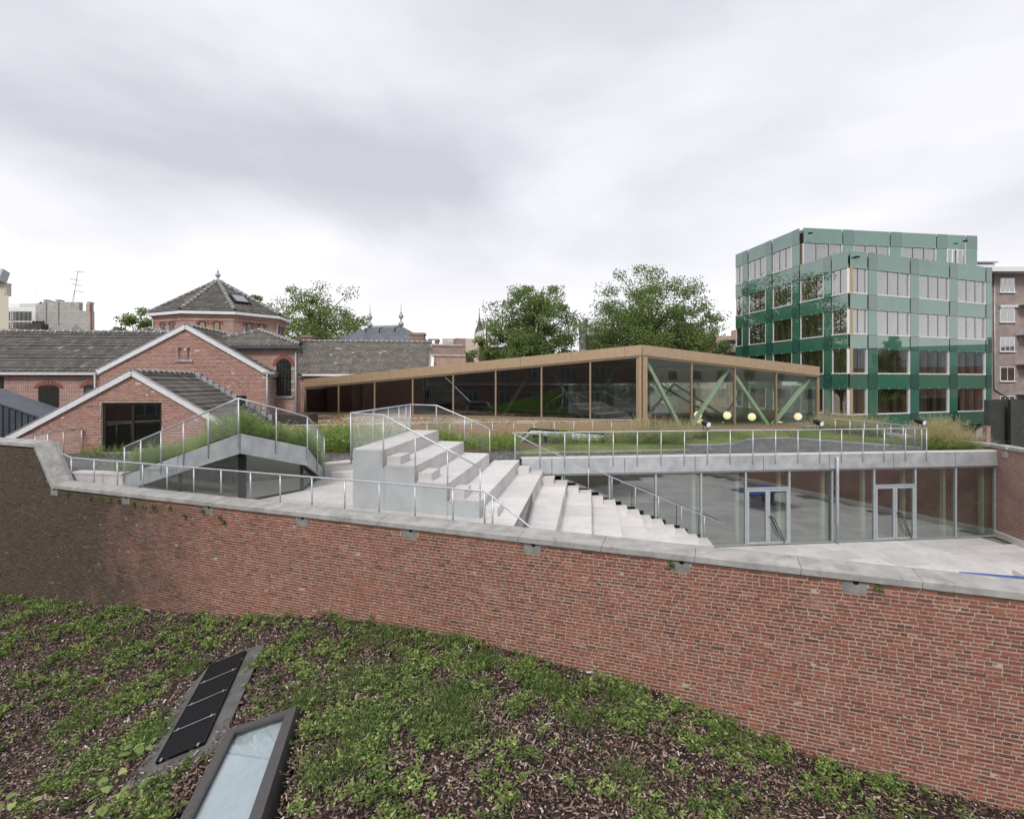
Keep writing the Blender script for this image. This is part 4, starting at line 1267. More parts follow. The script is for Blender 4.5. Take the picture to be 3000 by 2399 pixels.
mb = MB(); strip(mb, A, B, 4, lambda p, t: 3.60 + .12 * math.sin(math.pi * min(1, t * 1.1))); lawn1 = structure(mb.build('lawn', lawn_m, smooth=True))
me = lawn1.data; qs = [[me.vertices[i].co.copy() for i in p.vertices] for p in me.polygons]
grass_on('grass', 'short lawn grass behind the steel edging above the glass hall', qs, 16000, .05, .10, .012, GRASS_L, .42, .14)
lb_f = [(2005, 1303), (2080, 1303), (2150, 1299), (2190, 1287), (2240, 1283.5), (2310, 1283), (2460, 1294), (2600, 1304), (2697, 1312)]
lb_b = [(2000, 1264), (2070, 1263), (2150, 1262), (2200, 1261), (2260, 1260), (2330, 1257), (2440, 1258), (2580, 1272), (2690, 1300)]
A = polyline_z(lb_f, 3.6); B = [gz(a, b, 3.88 if a < 2500 else 3.68) for a, b in lb_b]
mb = MB(); strip(mb, A, B, 6, lambda p, t: lerp(3.60, p.z, t) + .05 * math.sin(math.pi * t)); lawn2 = structure(mb.build('lawn', lawn_m, smooth=True))
me = lawn2.data; qs = [[me.vertices[i].co.copy() for i in p.vertices] for p in me.polygons]
grass_on('grass', 'mown lawn grass sloping up to the sill of the bronze pavilion', qs, 26000, .05, .11, .014, GRASS_L, .45, .16)
ed = thing('lawn_edging', 'galvanised steel edging strip holding the lawn above the glass hall', 'edging', tuple(gz(1800, 1324, 3.6)))
a, b = gz(1513, 1331, 3.6), gz(2016, 1322, 3.6)
mb = MB(); mb.slab((a.x, a.y), (b.x, b.y), 0, .01, 3.58, 3.70); mb.build('edging_front', galv_m, ed)
mb = MB()
for p, q in zip(lb_f[:-1], lb_f[1:]):
    p, q = gz(*p, 3.6), gz(*q, 3.6); mb.slab((p.x, p.y), (q.x, q.y), -.012, 0, 3.58, 3.64)
mb.build('edging_curve', galv_m, ed)

def stems(name, label, regions, n, hgt, nlv, ll, lw, mat_, tmu, z0=3.58, cat='plants', zfun=None):
    """upright leafy weeds: stems with whorls of narrow leaves"""
    VV, TT = [], []
    tot = sum(r[4] for r in regions)
    for (x0, x1, y0, y1, wgt) in regions:
        m = int(n * wgt / tot)
        for _ in range(m):
            x, y = rng.uniform(x0, x1), rng.uniform(y0, y1)
            zb = zfun(x, y) if zfun else z0
            if zb is None: continue
            if mnoise.noise((x * .8, y * .8, 9)) < -.25: continue
            h = hgt * rng.uniform(.5, 1.15) * (1 + .4 * mnoise.noise((x * .6, y * .6, 4)))
            lean = rng.normal(0, .07, 2)
            t = np.linspace(.08, 1, nlv)
            P = np.stack([x + lean[0] * t * h, y + lean[1] * t * h, zb + t * h], 1)
            yaw = np.arange(nlv) * 2.4 + rng.uniform(0, 6)
            D = np.stack([np.cos(yaw), np.sin(yaw), np.full(nlv, .75)], 1)
            VV.append(leaf_quads(P, D, ll * (1.15 - .6 * t) * rng.uniform(.8, 1.2, nlv), np.full(nlv, lw), rng, .1))
            TT.append(np.clip(tmu + .35 * (t - .5) + rng.normal(0, .1, nlv) + rng.normal(0, .1), 0, 1))
            s_ = np.array([[(x - .006, y, zb), (x + .006, y, zb), (x + lean[0] * h + .003, y + lean[1] * h, zb + h), (x + lean[0] * h - .003, y + lean[1] * h, zb + h)]])
            VV.append(s_); TT.append(np.array([.35]))
    o = quads(name, np.concatenate(VV), mat_, None, np.concatenate(TT))
    tag(o, label, cat)
    return o
def fold_z(x, y):
    # height of the planted fold under (x, y), None outside it
    ring = [(v.x, v.y, v.z) for v in top]
    c = ctrp
    for i in range(7):
        a, b = ring[i], ring[(i + 1) % 7]
        d = (a[0] - c.x) * (b[1] - c.y) - (b[0] - c.x) * (a[1] - c.y)
        u = ((x - c.x) * (b[1] - c.y) - (b[0] - c.x) * (y - c.y)) / d
        v = ((a[0] - c.x) * (y - c.y) - (x - c.x) * (a[1] - c.y)) / d
        if u >= 0 and v >= 0 and u + v <= .985: return c.z + u * (a[2] - c.z) + v * (b[2] - c.z)
    return None
stems('roof_weeds', 'tall bright green weeds growing on the folded roof light', [(-12.3, -6.4, 14.1, 19.0, 1)], 3800, .74, 22, .18, .03, LEAF_WEED, .6, zfun=fold_z)
P_ = lambda px, py: gz(px, py, 3.6)
def quad_region(px0, px1, pyf, pyb):
    a, b = P_(px0, pyf), P_(px1, pyb)
    return (min(a.x, P_(px0, pyb).x), max(b.x, P_(px1, pyf).x), a.y, b.y)
# substrate bed between gravel path and bronze wall
bedpts = [(-9.8, 20.9), (-6, 20.6), (-3.5, 20.9), (-1.2, 21.6), (.3, 22.2), (4.0, 22.9), (7.6, 23.4), (9.2, 24.6), (8.0, 27.3), (-1, 25.9), (-11.2, 23.9)]
mb = MB(); mb.prism(bedpts, 3.56, 3.61); structure(mb.build('planting_bed', sub_m))
stems('bed_weeds', 'tall green weeds crowding the bed behind the highest stair tread', [(-9.0, -4.2, 20.8, 23.3, 6), (-4.2, -2.4, 20.9, 22.6, 1.5)], 900, .95, 24, .19, .028, LEAF_WEED, .5, 3.61)
stems('bed_plants', 'loose green plants with thin stems in the bed before the bronze wall', [(-2.6, .4, 21.4, 24.8, 4), (.4, 5.6, 22.9, 25.2, 3), (5, 8, 23.6, 25.6, 2)], 520, .62, 18, .16, .028, LEAF_WEED, .45, 3.61)
stems('path_weeds', 'small weeds along the gravel in front of the small gabled house', [(-16.9, -15.0, 19.6, 20.9, 1), (-12.8, -11.8, 16.4, 17.4, 1)], 120, .42, 16, .12, .02, LEAF_WEED, .5, 3.6)
VV, TT = [], []
for _ in range(110):
    x, y = rng.uniform(-3.4, 0.2), rng.uniform(21.6, 24.6)
    P = np.array([[x, y, 3.61 + rng.uniform(.45, .95)]] * 4) + rng.normal(0, .015, (4, 3))
    VV.append(leaf_quads(P, rng.normal(size=(4, 3)), np.full(4, .045), np.full(4, .04), rng)); TT.append(np.full(4, np.clip(rng.normal(.3, .2), 0, .8)))
for _ in range(60):
    x, y = rng.uniform(-7.6, -6.2), rng.uniform(21, 22)
    P = np.array([[x, y, 3.61 + rng.uniform(.25, .75)]] * 4) + rng.normal(0, .02, (4, 3))
    VV.append(leaf_quads(P, rng.normal(size=(4, 3)), np.full(4, .05), np.full(4, .045), rng)); TT.append(np.full(4, 1.0))
for _ in range(3):
    P = np.array([[-10.6 + rng.normal(0, .03), 15.35 + rng.normal(0, .1), 4.45]] * 6) + rng.normal(0, .015, (6, 3))
    VV.append(leaf_quads(P, rng.normal(size=(6, 3)), np.full(6, .05), np.full(6, .05), rng)); TT.append(np.full(6, 0.0))
tag(quads('blossoms', np.concatenate(VV), PETAL, None, np.concatenate(TT)), 'scattered pink, white and red blossoms among the weeds', 'flowers')
# ornamental grass tufts
def tuft_mesh(seed, h, nbl, plume):
    rg = np.random.default_rng(seed)
    P = np.stack([rg.normal(0, .10, nbl), rg.normal(0, .10, nbl), np.zeros(nbl)], 1)
    D = np.stack([P[:, 0] * 4 + rg.normal(0, .28, nbl), P[:, 1] * 4 + rg.normal(0, .28, nbl), np.ones(nbl)], 1)
    L = h * rg.uniform(.45, .85, nbl)
    V = [leaf_quads(P, D, L, np.full(nbl, .012), rg, .25)]
    T = [np.clip(rg.normal(.38, .14, nbl), 0, .72)]
    npl = plume
    Pc = np.stack([rg.normal(0, .12, npl), rg.normal(0, .12, npl), np.zeros(npl)], 1)
    Dc = unit(np.stack([Pc[:, 0] * 4 + rg.normal(0, .32, npl), Pc[:, 1] * 4 + rg.normal(0, .32, npl), np.ones(npl)], 1))
    Pt = Pc + Dc * (h * rg.uniform(.75, 1.15, npl))[:, None]
    for _ in range(7):
        V.append(leaf_quads(Pt - Dc * rg.uniform(0, .3, (npl, 1)) * h, Dc + rg.normal(0, .5, (npl, 3)), rg.uniform(.06, .15, npl) * h, np.full(npl, .008), rg, .12))
        T.append(np.clip(rg.normal(.86, .1, npl), .6, 1))
    V = np.concatenate(V); T = np.concatenate(T)
    o = quads('grass_tuft', V, GRASS_O, None, T, kind=None)
    me = o.data
    bpy.data.objects.remove(o)
    return me
TUFT = [tuft_mesh(k, 1.15, 330, 120) for k in range(4)]
def tuft(x, y, z, s, label, group):
    o = bpy.data.objects.new('ornamental_grass', TUFT[int(rng.integers(0, 4))]); col.objects.link(o)
    o.location = (x, y, z); o.rotation_euler = (0, 0, rng.uniform(0, 6.28)); o.scale = (s, s, s * rng.uniform(.9, 1.1))
    tag(o, label, 'grass tuft', group)
n_t = 0
for _ in range(900):
    if n_t >= 62: break
    px, y = rng.uniform(2420, 2870), rng.uniform(22.6, 31)
    x = (px - HX) / FPX * y
    if x > 20.1 - (y - 22) * .29: continue
    if px < 2715 and y < 24.6 + (2715 - px) * .012: continue
    tuft(x, y, 3.6, rng.uniform(.85, 1.15), 'airy ornamental grass tuft with buff plumes beside the green glass building', 'ornamental grass bed by the patio wall'); n_t += 1
for k, px in enumerate((2722, 2755, 2790, 2822, 2846)):
    c = gz(px, 1317, 3.62); tuft(c.x, c.y, 3.6, .8, 'airy ornamental grass tuft with buff plumes beside the green glass building', 'ornamental grass bed by the patio wall')
for k in range(11):
    px, y = rng.uniform(1850, 2010), rng.uniform(23.3, 25.2)
    tuft((px - HX) / FPX * y, y, 3.6, rng.uniform(.9, 1.15), 'soft ornamental grass tuft hiding the base of the pavilion corner', 'ornamental grass at the pavilion corner')
for k in range(3):
    px, y = rng.uniform(2015, 2070), rng.uniform(25.2, 26.2)
    tuft((px - HX) / FPX * y, y, 3.7, rng.uniform(.75, .9), 'soft ornamental grass tuft hiding the base of the pavilion corner', 'ornamental grass at the pavilion corner')
# low skylight in the bed
sk = thing('terrace_skylight', 'wedge shaped terrace skylight with pale glass and black rim before the bronze wall', 'skylight', (2.2, 24, 3.6))
q = [gz(1520, 1290, 3.66), gz(1556, 1257, 4.25), gz(1770, 1272, 4.02), gz(1752, 1288, 3.75)]
nq = (q[1] - q[0]).cross(q[3] - q[0]); nq = nq if nq.z > 0 else -nq; nq.normalize()
mb = MB(); mb.add([tuple(p) for p in q] + [tuple(p - nq * .02) for p in q], [(0, 1, 2, 3), (7, 6, 5, 4), (0, 4, 5, 1), (1, 5, 6, 2), (2, 6, 7, 3), (3, 7, 4, 0)]); mb.build('pane', sky_glass, sk)
mb = MB(); mb.add([tuple(p - nq * .10) for p in q] + [tuple(p - nq * .12) for p in q], [(0, 1, 2, 3), (7, 6, 5, 4), (0, 4, 5, 1), (1, 5, 6, 2), (2, 6, 7, 3), (3, 7, 4, 0)]); mb.build('blind', plain('sky_reflection_white', (.8, .8, .8), .8), sk)  # white sheet under the pane stands in for the sky's reflection
mb = MB()
for i in range(4): mb.beam(q[i], q[(i + 1) % 4], .07, .08, nq)
m1, m2 = q[1].lerp(q[2], .4), q[0].lerp(q[3], .45); mb.beam(m1, m2, .04, .05, nq)
mb.build('rim', black_m, sk)
mb = MB()
for i in range(4):
    a, b = q[i], q[(i + 1) % 4]; mb.slab((a.x, a.y), (b.x, b.y), -.01, .01, (3.55, 3.55), (a.z - .03, b.z - .03))
mb.build('upstand', black_m, sk)

# ================================================================== BRONZE PAVILION
PA, PC, PB = Vector((-14.4, 35.7)), Vector((7.09, 28.0)), Vector((18.8, 31.5))
ZA, ZC, ZB = 6.73, 8.55, 7.47
pv = thing('bronze_pavilion', 'bronze clad glass pavilion with rising roofline, pale green trusses inside', 'building', (5, 33, 3.58))
def face(a, b, za, zb, t): return (a + (b - a) * t, lerp(za, zb, t))
# roof edge panels
def fascia(a, b, za, zb, cuts, hgt=.56):
    d = (b - a).normalized(); nn = Vector((d.y, -d.x))       # towards the camera
    for t0, t1 in zip(cuts[:-1], cuts[1:]):
        L = (b - a).length; e_ = .006 / L
        p, z0 = face(a, b, za, zb, t0 + e_); q, z1 = face(a, b, za, zb, t1 - e_)
        mb = MB(); mb.slab(p, q, -.16, -.10, (z0 - hgt, z1 - hgt), (z0, z1)); mb.build('roof_edge_panel', bronze_m, pv)
    mb = MB(); mb.slab(a, b, -.10, .05, (za - hgt - .10, zb - hgt - .10), (za - hgt - .005, zb - hgt - .005)); mb.build('head_profile', bronze_dk_m, pv)
cl = [0] + [on_line(p, PA, PC) for p in (928, 1034, 1145, 1264, 1391, 1528, 1675, 1831.6)] + [1]
fascia(PA, PC, ZA, ZC, cl)
cr_ = [0] + [on_line(p, PC, PB) for p in (2010.5, 2154, 2290)] + [1]
fascia(PC, PB, ZC, ZB, cr_)
BL_, BR_ = Vector((-9.5, 46.5)), Vector((23, 44))
mb = MB(); mb.prism([tuple(PA), tuple(PC), tuple(PB), tuple(BR_), tuple(BL_)], [ZA - .55, ZC - .55, ZB - .55, 6.6, 6.2], [ZA - .03, ZC - .03, ZB - .03, 7.2, 6.8]); mb.build('roof', office_m, pv)
mb = MB(); mb.prism([tuple(PA), tuple(PC), tuple(PB), tuple(BR_), tuple(BL_)], 3.45, 3.9); mb.build('floor_slab', interior_lt_m, pv)
# left face: panes on a level sill
def glaze(a, b, za, zb, cuts, sill, hgt=.66, gm=None):
    d = (b - a).normalized(); L = (b - a).length
    for i, t in enumerate(cuts):
        p, z = face(a, b, za, zb, t)
        wv = .045 if 0 < i < len(cuts) - 1 else .09
        mb = MB(); mb.slab(p - d * wv, p + d * wv, -.06, .08, sill, z - hgt); mb.build('mullion', bronze_dk_m, pv)
    for t0, t1 in zip(cuts[:-1], cuts[1:]):
        e_ = .05 / L
        p, z0 = face(a, b, za, zb, t0 + e_); q, z1 = face(a, b, za, zb, t1 - e_)
        mb = MB(); mb.slab(p, q, 0, .03, sill + .05, (z0 - hgt, z1 - hgt)); mb.build('pane', gm or pav_glass, pv)
    mb = MB(); mb.slab(a, b, -.08, .08, sill - .04, sill + .05); mb.build('sill_profile', bronze_dk_m, pv)
lc = [0] + [on_line(p, PA, PC) for p in (993, 1098.6, 1210, 1328.6, 1453, 1587, 1729.6)] + [.9915]
glaze(PA, PC, ZA, ZC, lc, 4.42, gm=glass('shade_tinted_glass', (0.44, 0.50, 0.48), 0.14))  # darker tint on this side stands in for the unlit interior
rc = [.012] + [on_line(p, PC, PB) for p in (2025.4, 2151.8, 2273)] + [1]
glaze(PC, PB, ZC, ZB, rc, 3.95)
mb = MB(); mb.slab(PC - (PC - PA).normalized() * .12, PC, -.14, .1, 3.6, ZC - .6); mb.slab(PC + (PB - PC).normalized() * .012, PC + (PB - PC).normalized() * .28, -.13, .1, 3.6, ZC - .64); mb.build('corner_post', bronze_m, pv)
cb = [0, .33, .62, .9, 1]
for t0, t1 in zip(cb[:-1], cb[1:]):
    p, q = PC.lerp(PB, t0 + .0006), PC.lerp(PB, t1 - .0006); mb = MB(); mb.slab(p, q, -.09, .02, 3.55, 3.90); mb.build('base_panel', bronze_m, pv)
# side and rear
mb = MB(); mb.slab(PB, BR_, -.02, .02, 3.95, (ZB - .6, 6.6)); mb.build('side_pane', pav_glass, pv)
mb = MB(); mb.slab(BL_, Vector((5, 45.4)), -.1, .1, 3.9, 6.3); mb.slab(BL_, PA, -.1, .1, 3.9, 6.0); mb.build('rear_wall', plain('rear_shade_paint', (.05, .048, .045), .9), pv)  # opaque wall added and coloured dark so the long side reads unlit
mb = MB(); mb.slab(Vector((5, 45.4)), BR_, -.02, .02, 3.95, 6.6); mb.build('rear_pane', pav_glass, pv)
# lattice trusses just inside the glass
def truss(a, b, za, zb, nodes, zlo, inset, hi=.75):
    d = (b - a).normalized(); nn = Vector((-d.y, d.x))
    for (t0, up0, t1, up1) in nodes:
        p, z0 = face(a, b, za, zb, t0); q, z1 = face(a, b, za, zb, t1)
        p = p + nn * inset; q = q + nn * inset
        mb = MB(); mb.beam((p.x, p.y, z0 - hi if up0 else zlo), (q.x, q.y, z1 - hi if up1 else zlo), .18, .2, (nn.x, nn.y, 0)); mb.build('truss_diagonal', green_steel_m, pv)
tl = lambda p: on_line(p, PC, PB)
truss(PC, PB, ZC, ZB, [(tl(1900), 1, tl(1999) + .01, 0), (tl(2034), 0, tl(2145), 1), (tl(2152), 1, tl(2262), 0), (tl(2276), 0, tl(2385), 1)], 3.95, .35)
tm = lambda p: on_line(p, PA, PC)
truss(PA, PC, ZA, ZC, [(tm(1600), 1, tm(1700), 0), (tm(1728), 0, tm(1800), 1), (tm(1455), 0, tm(1545), 1)], 4.3, .9)
for (a, b, o) in [((10, 38), (13, 41), 0), ((13, 41), (16, 38.5), 1), ((16, 38.5), (19, 41.5), 0), ((12, 42), (15, 38), 1)]:
    mb = MB(); mb.beam((*a, 3.95 if o == 0 else 6.4), (*b, 6.4 if o == 0 else 3.95), .16, .18, (0, 1, 0)); mb.build('truss_diagonal', green_steel_m, pv)
for (px, py, d_) in [(2044.5, 1216, 31.0), (2130.6, 1216.7, 31.2), (2202.7, 1221, 31.8), (2118, 1247, 33.5), (2285, 1245, 33.5), (2338, 1220, 33.0), (2053, 1238, 33.0)]:
    c = at(px, py, d_); r_ = .235
    t = thing('globe_lamp', 'lit round cream globe lamp hanging inside the bronze pavilion', 'lamp', tuple(c), 'globe lamps in the pavilion')
    mb = MB(); mb.lathe(c, [(.02, -r_)] + [(r_ * math.cos(R(a_)), r_ * math.sin(R(a_))) for a_ in range(-75, 80, 15)] + [(.02, r_)], 16)
    mb.build('globe', plain('lit_globe', (.85, .74, .5), .5, 0, ((1.0, .80, .50), .75)) if 'lit_globe' not in MATS else MATS['lit_globe'], t, True)
    mb = MB(); mb.tube([c + Vector((0, 0, r_)), (c.x, c.y, 7.0)], .008, 4); mb.build('cord', black_m, t)
# bronze wall below, sedum ledge on top of it
WLa, WLb = Vector((-11.0, 24.7)), PC + Vector((-.2, -.05))
bw = thing('bronze_wall', 'low bronze clad wall below the sedum ledge of the pavilion', 'wall', (-3, 26, 3.58))
cuts = [0, .16, .31, .46, .60, .73, .86, 1]
for t0, t1 in zip(cuts[:-1], cuts[1:]):
    p, q = WLa.lerp(WLb, t0 + .0005), WLa.lerp(WLb, t1 - .0005); mb = MB(); mb.slab(p, q, -.03, .05, 3.56, 4.36); mb.build('wall_panel', bronze_m, bw)
mb = MB(); mb.slab(PA, WLa, -.05, .06, 3.56, 4.46); mb.build('end_panel', bronze_m, bw)
mb = MB(); mb.prism([(WLa.x + .05, WLa.y + .08), (WLb.x, WLb.y + .02), (PA.x + .1, PA.y - .05)], 3.6, [4.30, 4.35, 4.36]); structure(mb.build('sedum_ledge', sedum_m))
n = 9000
u, v = rng.random(n), rng.random(n); fl = u + v > 1; u[fl], v[fl] = 1 - u[fl], 1 - v[fl]
PX = WLa.x + u * (WLb.x - WLa.x) + v * (PA.x - WLa.x); PY = WLa.y + u * (WLb.y - WLa.y) + v * (PA.y - WLa.y)
msk = np.array([mnoise.noise((a * .6, b * .6, 2)) for a, b in zip(PX, PY)])
k = msk + rng.normal(0, .2, n) > -.12 - .08 * (PX + 4) / 6
P = np.stack([PX, PY, np.full(n, 4.33)], 1)[k]
tag(quads('sedum', leaf_quads(P, rng.normal(size=P.shape) + [0, 0, .6], rng.uniform(.05, .13, len(P)), np.full(len(P), .06), rng), SEDUM_L, None, np.clip(rng.normal(.55, .25, len(P)), 0, 1)),
    'red and yellow sedum covering the ledge in front of the pavilion glass', 'sedum')

# ================================================================== OLD BRICK COMPLEX
sd = Vector((.995, .0995)); sn = Vector((-.0995, .995))        # along the gable fronts; away from the camera
def tiles(o, u, v, L, H, test=None, tw=.26, tcr=.34, single=None, mat_=None, parent=None, name='tile_field', rg=rng):
    """interlocking roof tiles on the plane o + u*s + v*h; single: build each tile as its own part"""
    o, u, v = Vector(o), Vector(u).normalized(), Vector(v).normalized()
    nn = u.cross(v).normalized()
    if nn.z < 0: nn = -nn
    mb = MB(); cnt_ = 0
    prof = [(0, .012), (.22, .045), (.5, .028), (.8, .006), (1.0, .014)]
    rows = int(H / tcr) + 1
    for r in range(rows):
        h0, h1 = r * tcr - .04, min((r + 1) * tcr, H)
        sag = .010 * math.sin(r * 1.7)
        for i in range(int(L / tw) + 1):
            s0, s1 = i * tw, (i + 1) * tw - .006
            if s1 > L + .05: continue
            if test and not test((s0 + s1) / 2, (h0 + h1) / 2): continue
            j = rg.normal(0, .004)
            vs = []
            for (hh, lift, k) in ((h0 + j, .035, 1.0), (h1, .004, .7)):
                for f, ph in prof:
                    vs.append(o + u * lerp(s0, s1, f) + v * hh + nn * (lift + ph * k + j + sag))
            for f, ph in prof:
                vs.append(o + u * lerp(s0, s1, f) + v * (h0 + j) + nn * (-.005))
            m = len(prof)
            fs = [(k, k + 1, m + k + 1, m + k) for k in range(m - 1)] + [(2 * m + k, 2 * m + k + 1, k + 1, k) for k in range(m - 1)]
            tone = float(np.clip(rg.beta(6, 6) + (.35 if rg.random() < .03 else 0), 0, 1))
            if single is not None and cnt_ < single:
                b = MB(); b.add(vs, fs, 0, tone); b.build('roof_tile', mat_, parent, tone=True)
            else: mb.add(vs, fs, 0, tone)
            cnt_ += 1
    if mb.v: mb.build(name, mat_, parent, tone=True, kind='stuff')
_rb = MB()
_n = 6; _vs = []
for x_, rr in ((0, .13), (.36, .115)):
    for k in range(_n + 1):
        a = math.pi * k / _n; _vs.append((x_, math.cos(a) * rr, math.sin(a) * rr))
_rb.add(_vs, [(k, k + 1, _n + 2 + k, _n + 1 + k) for k in range(_n)], 0)
_vs = []
for x_, rr in ((.34, .145), (.40, .145)):
    for k in range(_n + 1):
        a = math.pi * k / _n; _vs.append((x_, math.cos(a) * rr, math.sin(a) * rr))
_rb.add(_vs, [(k, k + 1, _n + 2 + k, _n + 1 + k) for k in range(_n)], 1)
_rb.add([(.34, math.cos(math.pi * k / _n) * q, math.sin(math.pi * k / _n) * q) for q in (.1, .145) for k in range(_n + 1)], [(k, _n + 1 + k, _n + 2 + k, k + 1) for k in range(_n)], 1)
RIDGE = _rb.mesh('ridge_tile', [ridge_m, ridge_mortar_m])
def ridge_line(a, b, parent, sz=1.0):
    a, b = Vector(a), Vector(b)
    L = (b - a).length; k = max(1, int(L / (.40 * sz)))
    d = (b - a).normalized(); y = Vector((0, 0, 1)).cross(d).normalized(); z = d.cross(y)
    Mr = Matrix((d, y, z)).transposed().to_4x4()
    for i in range(k):
        o = bpy.data.objects.new('ridge_tile', RIDGE); col.objects.link(o)
        o.parent = parent
        M = Matrix.Translation(a + d * (L * i / k) + Vector((0, 0, rng.normal(0, .006)))) @ Mr @ Matrix.Diagonal((sz, sz, sz, 1))
        o.matrix_parent_inverse = Matrix.Translation(-parent.location)
        o.matrix_basis = M
def arch_window(parent, c, d, w_, z0, z1, glz=None, arch=True, frame=None, sill=True, ring_m=None, bars=0, pointed=False):
    """arched window on a wall; c: plan point on the outer face, d: along the wall, camera side to its right"""
    glz = glz or win_glass; frame = frame or frame_dk_m
    d = Vector(d).normalized(); nn = Vector((d.y, -d.x))
    P = lambda s, off, z: (c[0] + d.x * s + nn.x * off, c[1] + d.y * s + nn.y * off, z)
    hw = w_ / 2; n_ = 10 if arch else 1
    rise = hw if arch is True else (arch or 0)
    def outline(k, sc_=1.0):
        pts = [(-hw * sc_, z0), (hw * sc_, z0)]
        if rise:
            for i in range(n_ + 1):
                a = math.pi * i / n_
                pts.append((hw * sc_ * math.cos(a), z1 - rise + rise * sc_ * math.sin(a)))
        else: pts += [(hw * sc_, z1), (-hw * sc_, z1)]
        return pts
    o1 = outline(0)
    mb = MB(); m = len(o1)
    mb.add([P(s, .012, z) for s, z in o1], [tuple(range(m))]); wdw = mb.build('window', frame, parent)
    ins = [(s * (1 - .07 / hw), z0 + .07 + (z - z0) * (1 - .14 / (z1 - z0))) for s, z in o1]
    mb = MB(); mb.add([P(s, .02, z) for s, z in ins], [tuple(range(m))]); mb.build('pane', glz, wdw)
    mb = MB(); mb.add([P(s, .016, z) for s, z in ins], [tuple(range(m))]); mb.build('dark_room', interior_m if glz is win_glass else wood_m, wdw)
    if bars:
        mb = MB()
        for i in range(bars):
            s = -hw + w_ * (i + .5) / bars; mb.beam(P(s, .06, z0 + .03), P(s, .06, z1 - rise + rise * math.sqrt(max(0, 1 - (s / hw) ** 2)) - .03), .02, .02)
        for z in (z0 + .25, (z0 + z1) / 2): mb.beam(P(-hw, .06, z), P(hw, .06, z), .02, .02)
        mb.build('window_bars', black_m, wdw)
    if rise:
        nv = max(9, int(math.pi * hw / .085)) if arch is True else max(7, int(w_ / .09))
        mb = MB()
        for i in range(nv):
            a0, a1 = math.pi * (i + .08) / nv, math.pi * (i + .92) / nv
            q = []
            for a, r0 in ((a0, 0.02), (a1, 0.02), (a1, .21), (a0, .21)):
                q.append(((hw + r0) * math.cos(a), z1 - rise + (rise + r0) * math.sin(a)))
            mb.hexa([P(s, .0, z) for s, z in q], [P(s, .03, z) for s, z in q])
        mb.build('brick_arch', ring_m or brick_arch_m, wdw)
    if sill:
        mb = MB(); q = [P(-hw - .12, 0, 0), P(hw + .12, 0, 0), P(hw + .12, .09, 0), P(-hw - .12, .09, 0)]
        mb.prism([(p[0], p[1]) for p in reversed(q)], z0 - .12, z0 - .01); mb.build('sill', coping_m, wdw)
    return wdw
def downpipe(parent, p, z0, z1, r=.05):
    mb = MB(); mb.tube([(p[0], p[1], z0), (p[0], p[1], z1)], r, 8); mb.build('downpipe', zinc_m, parent, True)

